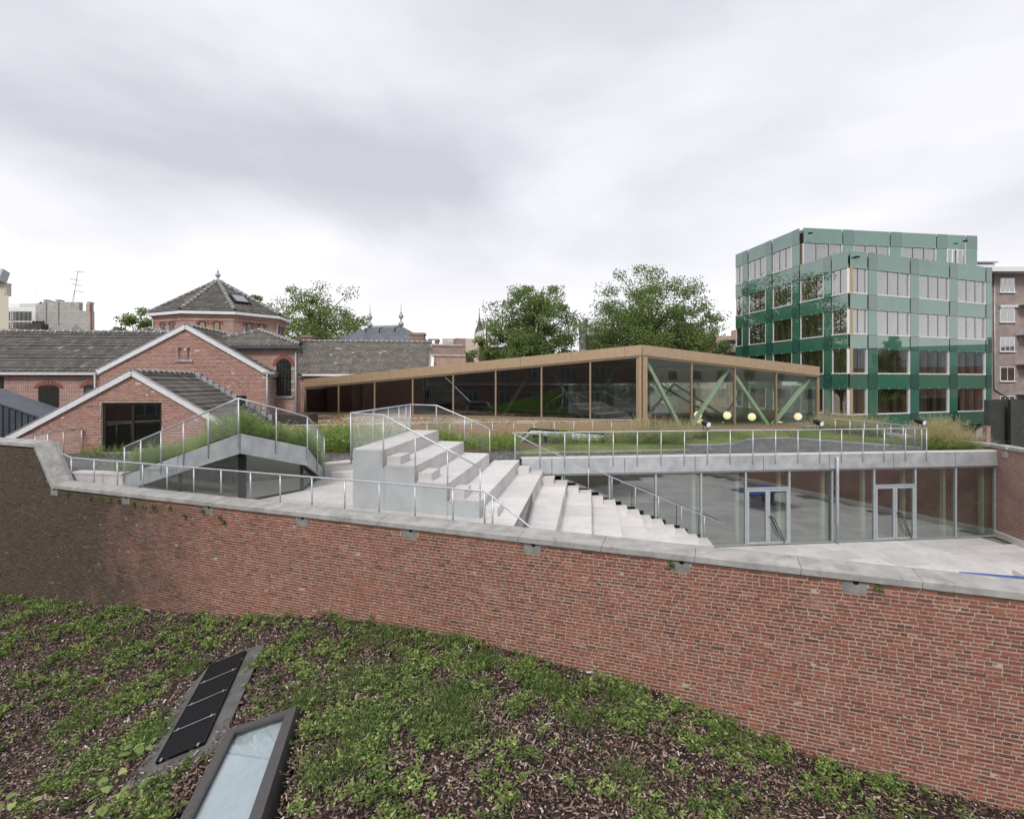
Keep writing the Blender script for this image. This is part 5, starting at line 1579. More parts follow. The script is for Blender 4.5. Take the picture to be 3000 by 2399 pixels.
def gable_house(name, label, apex, tl_, tr_, zl, zr, depth, zbase, holes, ridge_back, tile_single, brick_geo, groupname=None):
    t = thing(name, label, 'house', (apex.x, apex.y, zbase))
    A2 = Vector((apex.x, apex.y))
    pt = lambda s: A2 + sd * s
    ztop = lambda s: apex.z + (zr - apex.z) * s / tr_ if s > 0 else apex.z + (zl - apex.z) * s / tl_
    xs = sorted({tl_, 0, tr_} | {h[0] for h in holes} | {h[1] for h in holes})
    core_ = MB()
    for a, b in zip(xs[:-1], xs[1:]):
        cut = [h for h in holes if h[0] <= a and h[1] >= b]
        pa, pb = pt(a) + sn * .005, pt(b) + sn * .005
        if cut:
            h = cut[0]
            core_.slab(pa, pb, 0, .3, zbase, h[2])
            core_.slab(pa, pb, 0, .3, h[3], (ztop(a + 1e-6) - .02, ztop(b - 1e-6) - .02))
        else: core_.slab(pa, pb, 0, .3, zbase, (ztop(a + 1e-6) - .02, ztop(b - 1e-6) - .02))
    core_.build('wall_core', gable_mortar_m, t)
    br = MB()
    def emit(a, b, z0, z1, header):
        a, b = a + tl_, b + tl_
        dp = rng.normal(0, .002)
        tone = rng.beta(2.4, 2.4)
        f = [(*(pt(a) - sn * dp), z0), (*(pt(b) - sn * dp), z0), (*(pt(b) - sn * dp), z1), (*(pt(a) - sn * dp), z1)]
        k = [(*(pt(a) + sn * .014), z0), (*(pt(b) + sn * .014), z0), (*(pt(b) + sn * .014), z1), (*(pt(a) + sn * .014), z1)]
        br.add(f + k, BF, 0, tone)
    lay_bricks(emit, tr_ - tl_, zbase, apex.z, lambda a, b, z0, z1: ztop(a + tl_) > z1 and ztop(b + tl_) > z1, [(h[0] - tl_, h[1] - tl_, h[2], h[3]) for h in holes], course=brick_geo[0], st=brick_geo[1], hd=brick_geo[1] / 2, jt=.018, jit=.002)
    br.build('brickwork', gable_brick_m, t, tone=True, kind='stuff')
    # verge boards
    for s, z in ((tl_, zl), (tr_, zr)):
        a = Vector((*(A2 - sn * .06), apex.z + .02)); b = Vector((*(pt(s * 1.02) - sn * .06), z + (z - apex.z) * .02 + .02))
        mb = MB(); mb.beam(a, b, .07, .24, (0, 0, 1)); mb.build('verge_board', white_m, t)
        mb = MB(); mb.beam(a + Vector((0, .0, .135)) , b + Vector((0, 0, .135)), .12, .025); mb.build('verge_flashing', zinc_m, t)
    # roof planes
    for s, z, sing in ((tr_, zr, tile_single), (tl_, zl, None)):
        e0 = Vector((*(pt(s * 1.04)), z + (z - apex.z) * .04)); r0 = Vector((A2.x, A2.y, apex.z)); 
        ax = Vector((sn.x, sn.y, 0))
        mb = MB(); q = [e0, e0 + ax * depth, r0 + ax * depth, r0]
        mb.add([tuple(p + Vector((0, 0, .02))) for p in q] + [tuple(p - Vector((0, 0, .12))) for p in q], [(0, 1, 2, 3), (7, 6, 5, 4), (0, 4, 5, 1), (1, 5, 6, 2), (2, 6, 7, 3), (3, 7, 4, 0)])
        pl = mb.build('roof_plane', zinc_m, t)
        if s > 0:
            up = (r0 - e0); H = up.length
            tiles(e0 + Vector((0, 0, .03)), ax, up, depth, H, single=sing, mat_=tile_m, parent=t)
    ridge_line(Vector((*A2, apex.z + .06)), Vector((*(A2 + sn * depth), apex.z + .04)), t)
    # side walls
    for s, z in ((tl_, zl), (tr_, zr)):
        mb = MB(); p = pt(s) + sn * .32 - sd * (.15 if s > 0 else -.15); mb.slab(p - sd * .14, p + sd * .14, 0, depth, zbase, z - .1); mb.build('side_wall', far_brick_m, t, uv=True)
    return t, pt
apx = at(388, 1093, 21.3)
g1, pt1 = gable_house('small_gabled_house', 'small red brick gabled house with dark glazed doors facing the gravel terrace', apx, -4.61, 3.55, 4.25, 4.73, 4.75, 3.58,
                      [(-1.22, 1.14, 3.60, 5.67)], None, 300, (.066, .225))
# its double glass door
A2 = Vector((apx.x, apx.y))
fr = MB()
H0, H1, Z0, Z1 = -1.20, 1.12, 3.61, 5.66
fpt = lambda s, off=0: A2 + sd * s + sn * (.10 + off)
for a, b in ((H0, H0 + .1), (-.09, .01), (H1 - .1, H1)): fr.slab(fpt(a), fpt(b), 0, .09, Z0, Z1)
fr.slab(fpt(H0), fpt(H1), -.004, .094, Z1 - .11, Z1); fr.slab(fpt(H0), fpt(H1), -.004, .094, Z0, Z0 + .12)
dfr = fr.build('door_frame', frame_dk_m, g1)
for a, b in ((H0 + .1, -.09), (.01, H1 - .1)):
    mb = MB(); mb.slab(fpt(a), fpt(b), .03, .05, Z0 + .12, Z1 - .11); mb.build('pane', glass('door_glass', (.5, .55, .52), .13) if 'door_glass' not in MATS else MATS['door_glass'], dfr)
mb = MB(); mb.slab(fpt(H0 - .3), fpt(H1 + .3), 1.2, 1.3, 3.5, 6.0); mb.build('dark_room', interior_m, g1)
# stepped lead flashing where the small roof meets the big gable, and the roof vent
mb = MB()
for i in range(13):
    s = .2 + i * .29; z = lerp(6.9, 4.73, s / 3.55)
    p = A2 + sd * s + sn * 4.63; mb.slab(p, p + sd * .26, 0, .03, z - .1, z + .22)
mb.build('stepped_flashing', zinc_m, g1)
vc = A2 + sd * 2.75 + sn * 3.9; vz = lerp(6.9, 4.73, 2.75 / 3.55)
mb = MB(); mb.lathe((vc.x, vc.y, vz - .1), [(.17, 0), (.17, .55), (.21, .56), (.21, .63), (.23, .64), (.23, .72), (.1, .74)], 12)
tag(mb.build('roof_vent', black_m), 'black round roof vent standing on the tiles of the small gabled house', 'roof vent')

apx2 = at(545, 957.5, 26.0)
g2, pt2 = gable_house('large_gabled_house', 'larger red brick gabled house with two narrow blind slits above the small house', apx2, -4.08, 3.95, 7.05, 7.01, 5.2, 3.4,
                      [(-.42, -.21, 7.67, 8.28), (.02, .2, 7.67, 8.28)], None, None, (.068, .23))
A3 = Vector((apx2.x, apx2.y))
mb = MB(); mb.slab(A3 - sd * .52, A3 + sd * .33, -.07, .02, 7.55, 7.66); mb.build('sill', coping_m, g2)
mb = MB(); mb.slab(A3 - sd * .5, A3 + sd * .3, .14, .2, 7.6, 8.35); mb.build('slit_back', far_brick_m, g2, uv=True)
p = pt2(3.99); downpipe(g2, (p.x, p.y - .1), 4.2, 6.95)
mb = MB(); mb.slab(pt2(3.8), pt2(4.35), -.12, .1, 6.93, 7.06); mb.build('gutter_end', zinc_m, g2)
p = pt2(-4.15); downpipe(g2, (p.x - .12, p.y - .05), 4.4, 6.95)

# left wing
lw = thing('long_wing', 'long brick wing with grey tiled roof and segment headed dark windows', 'house', (-28, 26.5, 3.4))
LA, LB = Vector((-38.0, 25.0)), Vector((-20.85, 26.7))
ld = (LB - LA).normalized(); ln = Vector((-ld.y, ld.x))
mb = MB(); mb.slab(LA, LB, 0, .4, 3.3, 6.92); mb.build('wall', far_brick_m, lw, uv=True)
mb = MB(); mb.slab(LA, LB, -.30, .0, 6.90, 7.02); mb.build('gutter', white_m, lw)
mb = MB(); mb.slab(LA, LB, -.32, -.2, 7.02, 7.06); mb.build('gutter_lip', zinc_m, lw)
e0 = Vector((*(LA - ln * .25), 7.05)); r0 = Vector((*(LA + ln * 3.5), 9.38))
L = (LB - LA).length + .7
mb = MB(); u3 = Vector((ld.x, ld.y, 0)); q = [e0, e0 + u3 * L, r0 + u3 * (L + 1.6), r0]
mb.add([tuple(p) for p in q], [(0, 1, 2, 3)]); mb.build('roof_plane', zinc_m, lw)
tiles(e0 + Vector((0, 0, .03)), u3, r0 - e0, L, (r0 - e0).length, mat_=tile_m, parent=lw, test=lambda s, h: s > 8.0)
ridge_line(r0 + u3 * 8 + Vector((0, 0, .05)), r0 + u3 * (L + 1.5) + Vector((0, 0, .05)), lw)
for (px0, px1, py0, py1) in ((115, 171, 1129, 1204), (247, 284, 1128, 1204)):
    t0 = on_line((px0 + px1) / 2, LA, LB); c = LA.lerp(LB, t0); d_ = c.y
    arch_window(lw, (c.x, c.y), ld, (px1 - px0) / FPX * d_, EYE - (py1 - HY) / FPX * d_, EYE - (py0 - HY) / FPX * d_, arch=.14)
for (px0, px1, py0, py1) in ((-30, 10, 1104, 1139), (-30, 8, 1164, 1200)):
    t0 = on_line((px0 + px1) / 2, LA, LB); c = LA.lerp(LB, t0); d_ = c.y
    arch_window(lw, (c.x, c.y), ld, (px1 - px0) / FPX * d_, EYE - (py1 - HY) / FPX * d_, EYE - (py0 - HY) / FPX * d_, arch=0)

def hip_block(name, label, x0, x1, y0, y1, zb, ze, ax_, ay_, za, x1b=None):
    x1b = x1 if x1b is None else x1b
    t = thing(name, label, 'house', ((x0 + x1) / 2, (y0 + y1) / 2, zb))
    mb = MB(); mb.prism([(x0, y0), (x1, y0), (x1b, y1), (x0, y1)], zb, ze); mb.build('wall', far_brick_m, t, uv=True)
    mb = MB(); mb.prism([(x0 - .06, y0 - .06), (x1 + .06, y0 - .06), (x1b + .06, y1 + .06), (x0 - .06, y1 + .06)], ze - .28, ze - .12); mb.build('brick_cornice', far_brick_m, t, uv=True)
    o = .28
    cs = [Vector((x0 - o, y0 - o, ze)), Vector((x1 + o, y0 - o, ze)), Vector((x1b + o, y1 + o, ze)), Vector((x0 - o, y1 + o, ze))]
    ap = Vector((ax_, ay_, za))
    mb = MB(); mb.add([tuple(c) for c in cs] + [tuple(ap)] + [tuple(c - Vector((0, 0, .08))) for c in cs], [(0, 1, 4), (1, 2, 4), (2, 3, 4), (3, 0, 4), (8, 7, 6, 5)]); mb.build('roof_plane', zinc_m, t)
    mb = MB()
    for i in (0, 1, 3): mb.beam(cs[i] - Vector((0, 0, .05)), cs[(i + 1) % 4] - Vector((0, 0, .05)), .12, .12)
    mb.build('gutter', seam_m, t)
    for i in range(4):
        a, b = cs[i], cs[(i + 1) % 4]; u = (b - a).normalized(); L = (b - a).length
        f = (ap - a).dot(u); foot = a + u * f; v = ap - foot; H = v.length
        if i in (0, 1):
            tiles(a + Vector((0, 0, .03)), u, v, L, H, mat_=tile_lt_m, parent=t, test=lambda s, h, f=f, L=L, H=H: s > f * h / H and s < L - (L - f) * h / H)
        ridge_line(a + Vector((0, 0, .08)), ap + Vector((0, 0, .08)), t)
    return t
h1 = hip_block('hipped_annex', 'square brick annex with hipped tile roof and tall barred arch window', -17.0, -11.53, 27.55, 32.5, 3.5, 8.43, -14.9, 30.3, 9.5, -13.7)
arch_window(h1, (-12.27, 27.55), (1, 0), .80, 5.79, 7.78, bars=5, arch=True)
for z in (6.0, 6.45, 7.15):
    for s in (-1, 1):
        mb = MB(); mb.box(-12.27 + s * .5 - .1, -12.27 + s * .5 + .1, 27.51, 27.56, z, z + .16); mb.build('quoin_stone', coping_m, h1)
downpipe(h1, (-11.6, 27.46), 3.6, 8.4)
h2 = hip_block('hipped_annex', 'brick annex with hipped tile roof between the long wing and the polygonal tower', -24.0, -18.5, 29.5, 33.8, 3.5, 8.72, -22.3, 31.6, 9.75)
arch_window(h2, (-22.6, 29.5), (1, 0), .8, 6.0, 8.0, arch=True)
downpipe(h2, (-23.95, 29.42), 7.0, 8.6)

# polygonal tower
tw = thing('polygonal_tower', 'many sided red brick tower with pyramid tile roof, finial and paired arched windows', 'tower', (-21.2, 37.8, 3))
OV = [(-24.75, 35.3), (-21.85, 34.0), (-18.75, 34.5), (-16.95, 36.75), (-17.25, 39.0), (-19.2, 41.2), (-22.3, 41.6), (-24.6, 40.2), (-25.6, 37.8)]
ZE = 11.15
mb = MB(); mb.prism(OV, 3, ZE); mb.build('wall', far_brick_m, tw, uv=True)
cx, cy = -21.5, 37.6
exp = lambda k: [(cx + (x - cx) * k, cy + (y - cy) * k) for x, y in OV]
mb = MB(); mb.prism(exp(1.012), ZE - .5, ZE - .34); mb.prism(exp(1.018), ZE - .28, ZE - .1); mb.build('brick_cornice', far_brick_m, tw, uv=True)
mb = MB(); mb.prism(exp(1.075), ZE - .09, ZE + .10); mb.build('gutter', white_m, tw)
EV = exp(1.06); AP = Vector((-21.6, 37.6, 13.92))
mb = MB(); mb.add([(x, y, ZE + .11) for x, y in EV] + [tuple(AP)], [(i, (i + 1) % 9, 9) for i in range(9)]); mb.build('roof_plane', zinc_m, tw)
for i in range(9):
    a, b = Vector((*EV[i], ZE + .12)), Vector((*EV[(i + 1) % 9], ZE + .12)); u = (b - a).normalized(); L = (b - a).length
    f = (AP - a).dot(u); v = AP - (a + u * f); H = v.length
    if i in (0, 1, 2, 3, 8):
        tiles(a + Vector((0, 0, .03)), u, v, L, H, mat_=tile_m, parent=tw, test=lambda s, h, f=f, L=L, H=H: s > f * h / H and s < L - (L - f) * h / H)
    if i in (0, 1, 2, 3, 4): ridge_line(a + Vector((0, 0, .08)), AP + Vector((0, 0, .08)), tw)
mb = MB(); mb.lathe(AP, [(.36, -.05), (.36, .08), (.2, .11), (.07, .15), (.06, .28), (.11, .32), (.18, .42), (.18, .5), (.09, .6), (.04, .64), (.09, .7), (.03, .78), (.02, .9), (.008, 1.05)], 12); mb.build('finial', zinc_m, tw, True)
for i, offs_ in ((0, (-.55, .42)), (1, (-.38, .52)), (2, (-.42, .42)), (3, (-.4, .4))):
    a, b = Vector(OV[i]), Vector(OV[(i + 1) % 9]); d = (b - a).normalized(); m_ = (a + b) / 2
    for s in offs_:
        c = m_ + d * s
        arch_window(tw, (c.x, c.y), d, .44, 8.9, 10.62, glz=win_glass if i != 1 else glass('amber_window', (.8, .75, .5), .08) if 'amber_window' not in MATS else MATS['amber_window'], sill=False)
for i, k in ((0, .03), (3, .03)):
    a, b = Vector(OV[i]), Vector(OV[(i + 1) % 9]); d = (b - a).normalized(); p = a.lerp(b, k) + Vector((d.y, -d.x)) * .06
    downpipe(tw, p, 8.2, ZE - .05)
# roof window on the tower: on face 2
a, b = Vector((*EV[2], ZE + .12)), Vector((*EV[3], ZE + .12)); u = (b - a).normalized(); f = (AP - a).dot(u); v = AP - (a + u * f); H = v.length; v.normalize(); nn = u.cross(v)
o_ = a + u * (f - .2) + v * (H * .25)
mb = MB(); q = [o_, o_ + u * 1.05, o_ + u * 1.05 + v * 1.25, o_ + v * 1.25]
mb.hexa([p for p in q], [p + nn * .2 for p in q]); rwn = mb.build('roof_window_frame', black_m, tw)
q = [o_ + u * .13 + v * .13, o_ + u * .92 + v * .13, o_ + u * .92 + v * 1.12, o_ + u * .13 + v * 1.12]
mb = MB(); mb.add([tuple(p + nn * .206) for p in q], [(0, 1, 2, 3)]); mb.build('pane', glass('bright_pane', (.5, .5, .5), .6) if 'bright_pane' not in MATS else MATS['bright_pane'], rwn)

# right wing behind the pavilion
rw2 = thing('rear_wing', 'brick wing with long weathered tile roof behind the low end of the pavilion', 'house', (-11, 39, 3))
RA, RB = Vector((-17.6, 36.9)), Vector((-6.05, 38.3)); rd = (RB - RA).normalized(); rn = Vector((-rd.y, rd.x))
mb = MB(); mb.slab(RA, RB, 0, .4, 3, 7.0); mb.build('wall', far_brick_m, rw2, uv=True)
mb = MB(); mb.slab(RA, RB, -.3, 0, 6.98, 7.14); mb.build('gutter', white_m, rw2)
e0 = Vector((*(RA - rn * .3), 7.15)); r0 = Vector((*(RA + rn * 3.4), 9.72)); u3 = Vector((rd.x, rd.y, 0)); L = (RB - RA).length
mb = MB(); q = [e0, e0 + u3 * L, r0 + u3 * L, r0]; mb.add([tuple(p) for p in q], [(0, 1, 2, 3)]); mb.build('roof_plane', zinc_m, rw2)
tiles(e0 + Vector((0, 0, .03)), u3, r0 - e0, L, (r0 - e0).length, mat_=tile_lt_m, parent=rw2, tcr=.30)
ridge_line(r0 + Vector((0, 0, .05)), r0 + u3 * L + Vector((0, 0, .05)), rw2)
q = [e0 + u3 * L, r0 + u3 * L]
mb = MB(); mb.beam(q[0] + u3 * .08, q[1] + u3 * .08 + Vector((0, 0, .1)), .2, .3); mb.build('verge_board', white_m, rw2)
mb = MB(); p0, p1 = RB + rd * -.3, RB + rd * -.3 + rn * 7; mb.prism([tuple(RB - rd * .2), tuple(RB), tuple(RB + rn * 3.4), tuple(RB - rd * .2 + rn * 3.4)], 3, [7.1, 7.1, 9.6, 9.6]); mb.build('gable_wall', far_brick_m, rw2, uv=True)
for (px0, px1, py0, d_) in ((1200, 1241, 975, 42.5), (1257, 1282, 993, 44), (882, 912, 982.5, 43)):
    a, b = at(px0, py0, d_), at(px1, py0, d_)
    t = thing('chimney', {1200: 'wide weathered brick chimney on the rear wing ridge', 1257: 'small brick chimney beyond the end of the rear wing', 882: 'brick chimney beside the trees behind the tower'}[px0], 'chimney', (a.x, d_, 9))
    mb = MB(); mb.box(a.x, b.x, d_, d_ + .9, 8, a.z - .2); mb.build('stack', far_brick2_m, t, uv=True)
    mb = MB(); mb.box(a.x - .07, b.x + .07, d_ - .07, d_ + .97, a.z - .2, a.z); mb.build('cap', far_brick2_m, t, uv=True)
# brick block behind it
bb = thing('parapet_house', 'flat topped weathered brick house with stone band and zinc parapet', 'house', (-4.5, 41, 3))
a, b = at(1267, 1003, 39.6), at(1364, 1003, 40.4); d2 = (b - a); P0, P1 = Vector((a.x, a.y)), Vector((b.x, b.y))
mb = MB(); mb.slab(P0, P1, 0, 4, 3, 8.55); mb.build('wall', far_brick_m, bb, uv=True)
mb = MB(); mb.slab(P0, P1, .02, 4, 8.72, 9.35); mb.build('upper_wall', far_brick2_m, bb, uv=True)
mb = MB(); mb.slab(P0, P1, -.1, 4.1, 8.56, 8.71); mb.build('stone_band', coping_m, bb)
mb = MB(); mb.slab(P0, P0.lerp(P1, .88), -.06, .3, 9.36, 9.5); mb.build('parapet_cap', zinc_m, bb)
mb = MB(); mb.slab(P0.lerp(P1, .7), P1, -.04, .9, 9.36, 9.98); mb.build('chimney_block', far_brick2_m, bb, uv=True)
# slate roof with finials
sl = thing('slate_roof_house', 'house with steep grey slate hipped roof and two metal finials', 'house', (-14, 58, 3))
r1, r2 = at(1084, 958, 55), at(1175, 955, 55); ez = 10.3
E = [Vector((r1.x - 4.6, 52, ez)), Vector((r2.x + 4.2, 52, ez)), Vector((r2.x + 4.2, 60, ez)), Vector((r1.x - 4.6, 60, ez))]
mb = MB(); mb.add([tuple(p) for p in E] + [tuple(r1), tuple(r2)], [(0, 1, 5, 4), (1, 2, 5), (2, 3, 4, 5), (3, 0, 4)]); mb.build('roof', slate_m, sl, uv=True)
mb = MB(); mb.box(E[0].x + .3, E[1].x - .3, 52.3, 59.7, 3, ez); mb.build('wall', far_brick2_m, sl, uv=True)
mb = MB(); mb.beam(r1, r2, .25, .2); mb.build('ridge_cap', zinc_m, sl)
for c in (r1, r2):
    mb = MB(); mb.lathe(c, [(.28, 0), (.28, .35), (.1, .4), (.08, .7), (.26, .95), (.26, 1.1), (.08, 1.3), (.14, 1.4), (.05, 1.5), (.02, 2.4)], 10); mb.build('finial', zinc_m, sl, True)
for px, py in ((1071, 974), (1111, 973), (1156, 971), (1175, 993)):
    a = at(px, py, 54); mb = MB(); mb.tube([a, a + Vector((.1, -.15, .35)), a + Vector((.45, -.3, .45))], .06, 5); mb.build('roof_hook', black_m, sl)
# dark seamed wedge at the terrace's west end
ws = thing('seamed_wedge', 'dark grey standing seam metal wedge beside the small gabled house', 'roof', (-22, 22, 3.5))
a, b = at(-120, 1143, 22.3), at(128, 1228, 22.3)
mb = MB(); mb.slab((a.x, a.y), (b.x, b.y), 0, 2.0, 3.4, (a.z, b.z)); mb.build('cladding', seam_m, ws)
for k in range(1, 13):
    t_ = k / 13.5; p = a.lerp(b, t_); mb = MB(); mb.box(p.x - .015, p.x + .015, p.y - .05, p.y - .001, 3.4, p.z - .02); mb.build('seam', seam_m, ws)
mb = MB(); mb.beam(a + Vector((0, .0, .03)), b + Vector((0, 0, .03)), .14, .06); mb.build('edge_cap', seam_m, ws)
# low dark vent louvre between house and pavilion
mb = MB(); a, b = at(806, 1216, 25.6), at(905, 1250, 25.6); mb.box(a.x, b.x - .15, 25.6, 27.2, 3.58, a.z)
tag(mb.build('vent_housing', frame_dk_m), 'low dark metal vent housing between the annex and the pavilion end', 'vent')

# ================================================================== GREEN GLASS OFFICE BUILDING
gb = thing('green_office', 'five storey office building clad in glossy green glass panels with setback top floor', 'building', (37, 52, 0))
GK, GL, GR = Vector((28.9, 44.1)), Vector((26.3, 59.9)), Vector((47.1, 50.7))
GU = GK.lerp(GL, .342); GUR = Vector((47.1, 52.3))
c4 = lambda x: 2100 + .41763 * x          # measured columns of the facade
FLO = [(17.86, 16.35), (14.18, 12.82), (10.67, 9.41), (7.26, 5.92), (3.70, 2.45)]      # band top, band bottom
WIN = [(16.35, 14.18), (12.82, 10.67), (9.41, 7.26), (5.92, 3.70)]
def gface(a, b, xs, bands, wins, flip=False):
    """xs: list of (x0, x1, kind) in order along a->b; kind w = window bay, p = pilaster"""
    d = (b - a).normalized(); L = (b - a).length
    # camera side is the right-hand side of a->b when walking left to right
    sgn = -1
    for (x0, x1, kd) in xs:
        t0, t1 = on_line(c4(x0), a, b), on_line(c4(x1), a, b)
        if t0 > t1: t0, t1 = t1, t0
        t0, t1 = max(t0, 0), min(t1, 1)
        p, q = a.lerp(b, t0), a.lerp(b, t1)
        if t0 < 1e-3: p = p - d * .235
        if t1 > .999: q = q + d * .225
        g_ = .012
        for i, (zt, zb) in enumerate(bands):
            mb = MB(); o0 = -.20 if kd == 'w' else -.245
            mb.slab(p + d * g_, q - d * g_, o0, o0 + .05, zb + .012, zt - .012); pn = mb.build('band_panel', green_a if kd == 'w' else green_b, gb)
            if kd == 'w' and i < len(bands):
                cl_ = MB(); k_ = max(2, int((q - p).length / 1.25))
                for u in range(k_ + 1):
                    c = p.lerp(q, .02 + .96 * u / k_)
                    for zz in (zt - .05, zb + .02): cl_.slab(c - d * .04, c + d * .04, o0 - .02, o0 - .001, zz, zz + .06)
                cl_.build('clip', white_m, pn)
        for (zt, zb) in wins:
            if kd == 'p':
                mb = MB(); mb.slab(p + d * g_, q - d * g_, -.22, -.17, zb + .012, zt - .012); mb.build('pilaster_panel', green_a, gb)
            else:
                wfr = MB(); wfr.slab(p, q, -.235, -.05, zb - .01, zb + .09)
                wfr.slab(q - d * .07, q, -.22, -.04, zb + .09, zt - .03) ; wfr.slab(p, p + d * .05, -.16, -.04, zb + .09, zt - .03)
                wf = wfr.build('window', white_m, gb)
                w_ = (q - p).length; k_ = 3 if w_ > 2.4 else 2
                e0, e1 = p + d * .06, q - d * .08
                for j in range(k_):
                    m0, m1 = e0.lerp(e1, j / k_) + d * .025, e0.lerp(e1, (j + 1) / k_) - d * .025
                    mb = MB(); mb.slab(m0, m1, -.10, -.075, zb + .10, zt - .02); mb.build('pane', off_glass, wf)
                    if j: 
                        m = e0.lerp(e1, j / k_); mb = MB(); mb.slab(m - d * .03, m + d * .03, -.11, -.05, zb + .09, zt - .02); mb.build('mullion', frame_dk_m, wf)
                mb = MB()
                for m in (e0.lerp(e1, .03), e0.lerp(e1, .36), e0.lerp(e1, .68), e0.lerp(e1, .97)): mb.slab(m - d * .11, m + d * .11, .12, .34, zb - .1, zt + .05)
                mb.build('wood_column', wood_m, wf)
right_x = [(920, 1040, 'w'), (1045, 1110, 'p'), (1112, 1338, 'w'), (1340, 1400, 'p'), (1402, 1613, 'w'), (1615, 1672, 'p'), (1674, 1868, 'w'), (1870, 1920, 'p')]
gface(GK, GR, right_x, FLO, WIN)
left_low = [(820, 920, 'w'), (765, 818, 'p'), (596, 763, 'w'), (542, 592, 'p'), (402, 540, 'w'), (357, 399, 'p'), (233, 355, 'w'), (192, 230, 'p'), (142, 190, 'w')]
gface(GL, GK, left_low, FLO[1:], WIN[1:])
gface(GL, GK, [x for x in left_low], FLO[:1], WIN[:1])
up_b, up_w = [(21.42, 19.95)], [(19.95, 17.86)]
gface(GL, GK, [(542, 594, 'p'), (402, 540, 'w'), (357, 399, 'p'), (233, 355, 'w'), (192, 230, 'p'), (142, 190, 'w')], up_b, up_w)
gface(GU, GUR, [(598, 870, 'w'), (872, 948, 'p'), (950, 1201, 'w'), (1203, 1283, 'p'), (1285, 1526, 'w'), (1528, 1600, 'p'), (1603, 1733, 'w'), (1735, 1800, 'p')], up_b, up_w)
GBk = [Vector((47.6, 60.5))]
foot_ = [tuple(GK), tuple(GR), (48.0, 62.0), tuple(GL)]
def inset(poly, k):
    cx, cy = sum(p[0] for p in poly) / 4, sum(p[1] for p in poly) / 4
    return [(p[0] + (cx - p[0]) * k, p[1] + (cy - p[1]) * k) for p in poly]
for z in (2.5, 6.0, 9.5, 13.0, 16.6, 17.75):
    mb = MB(); mb.prism(inset(foot_, .012), z - .15 if z < 17 else z - .3, z + .15 if z < 17 else z - .05); mb.build('floor_slab', office_m, gb)
foot_u = [tuple(GU), tuple(GUR), (48.0, 62.0), tuple(GL)]
mb = MB(); mb.prism(inset(foot_u, .012), 21.0, 21.3); mb.build('roof_slab', interior_lt_m, gb)
mb = MB(); mb.prism(inset(foot_, .3), 0, 17.5); mb.prism(inset(foot_u, .3), 17.5, 21.2); mb.build('core', office_m, gb)
mb = MB(); mb.slab(GR, (48.0, 62.0), -.1, .1, 2.4, 17.8); mb.slab((48.0, 62.0), GL, -.1, .1, 2.4, 21.3); mb.build('rear_wall', green_b, gb)
mb = MB(); p = GK.lerp(GR, .93); mb.box(p.x, p.x + 1.1, p.y + .3, p.y + 1.2, -1.2, 2.35); mb.build('white_column', white_m, gb)
mb = MB(); mb.prism(inset(foot_, .08), -1.2, 2.3); mb.build('undercroft', interior_m, gb)
# vents on the attic panels
for px, py, d_ in ((2370, 685.5, 49.0), (2506, 755, 44.2), (2822, 708.5, 51.6)):
    c = at(px, py, d_); mb = MB(); mb.box(c.x - .18, c.x + .18, c.y - .35, c.y - .1, c.z - .06, c.z + .06); mb.build('vent_slot', black_m, gb)

# ================================================================== BROWN BRICK APARTMENTS AND GREY WALL
ap_ = thing('apartment_block', 'brown brick apartment block with white windows and balconies beside the green building', 'building', (57, 58, 0))
d_ = 57.0
X = lambda px: (px - HX) / FPX * d_
Z = lambda py: EYE - (py - HY) / FPX * d_
mb = MB(); mb.box(X(2903), X(3180), d_, d_ + 12, -1, Z(800)); mb.build('wall', brown_brick_m, ap_, uv=True)
mb = MB(); mb.box(X(2873), X(3200), d_ - 1.4, d_ + 12.2, Z(803), Z(790)); mb.build('roof_slab', white_m, ap_)
mb = MB(); mb.box(X(2892), X(2990), d_ + 3.0, d_ + 7, Z(792), Z(752)); mb.build('penthouse', white_m, ap_)
mb = MB(); mb.box(X(2888), X(2994), d_ + 2.7, d_ + 7.2, Z(752), Z(749)); mb.build('penthouse_slab', zinc_m, ap_)
for k in range(9):
    mb = MB(); mb.box(X(2922 + k * 7), X(2926 + k * 7), d_ + 2.96, d_ + 3.0, Z(757), Z(752.5)); mb.build('vent_slot', black_m, ap_)
mb = MB(); mb.lathe((X(2908), d_ + 3.6, Z(749)), [(.5, 0), (.5, .35), (.62, .4), (.62, .6), (.3, .8)], 12); mb.build('roof_cowl', zinc_m, ap_)
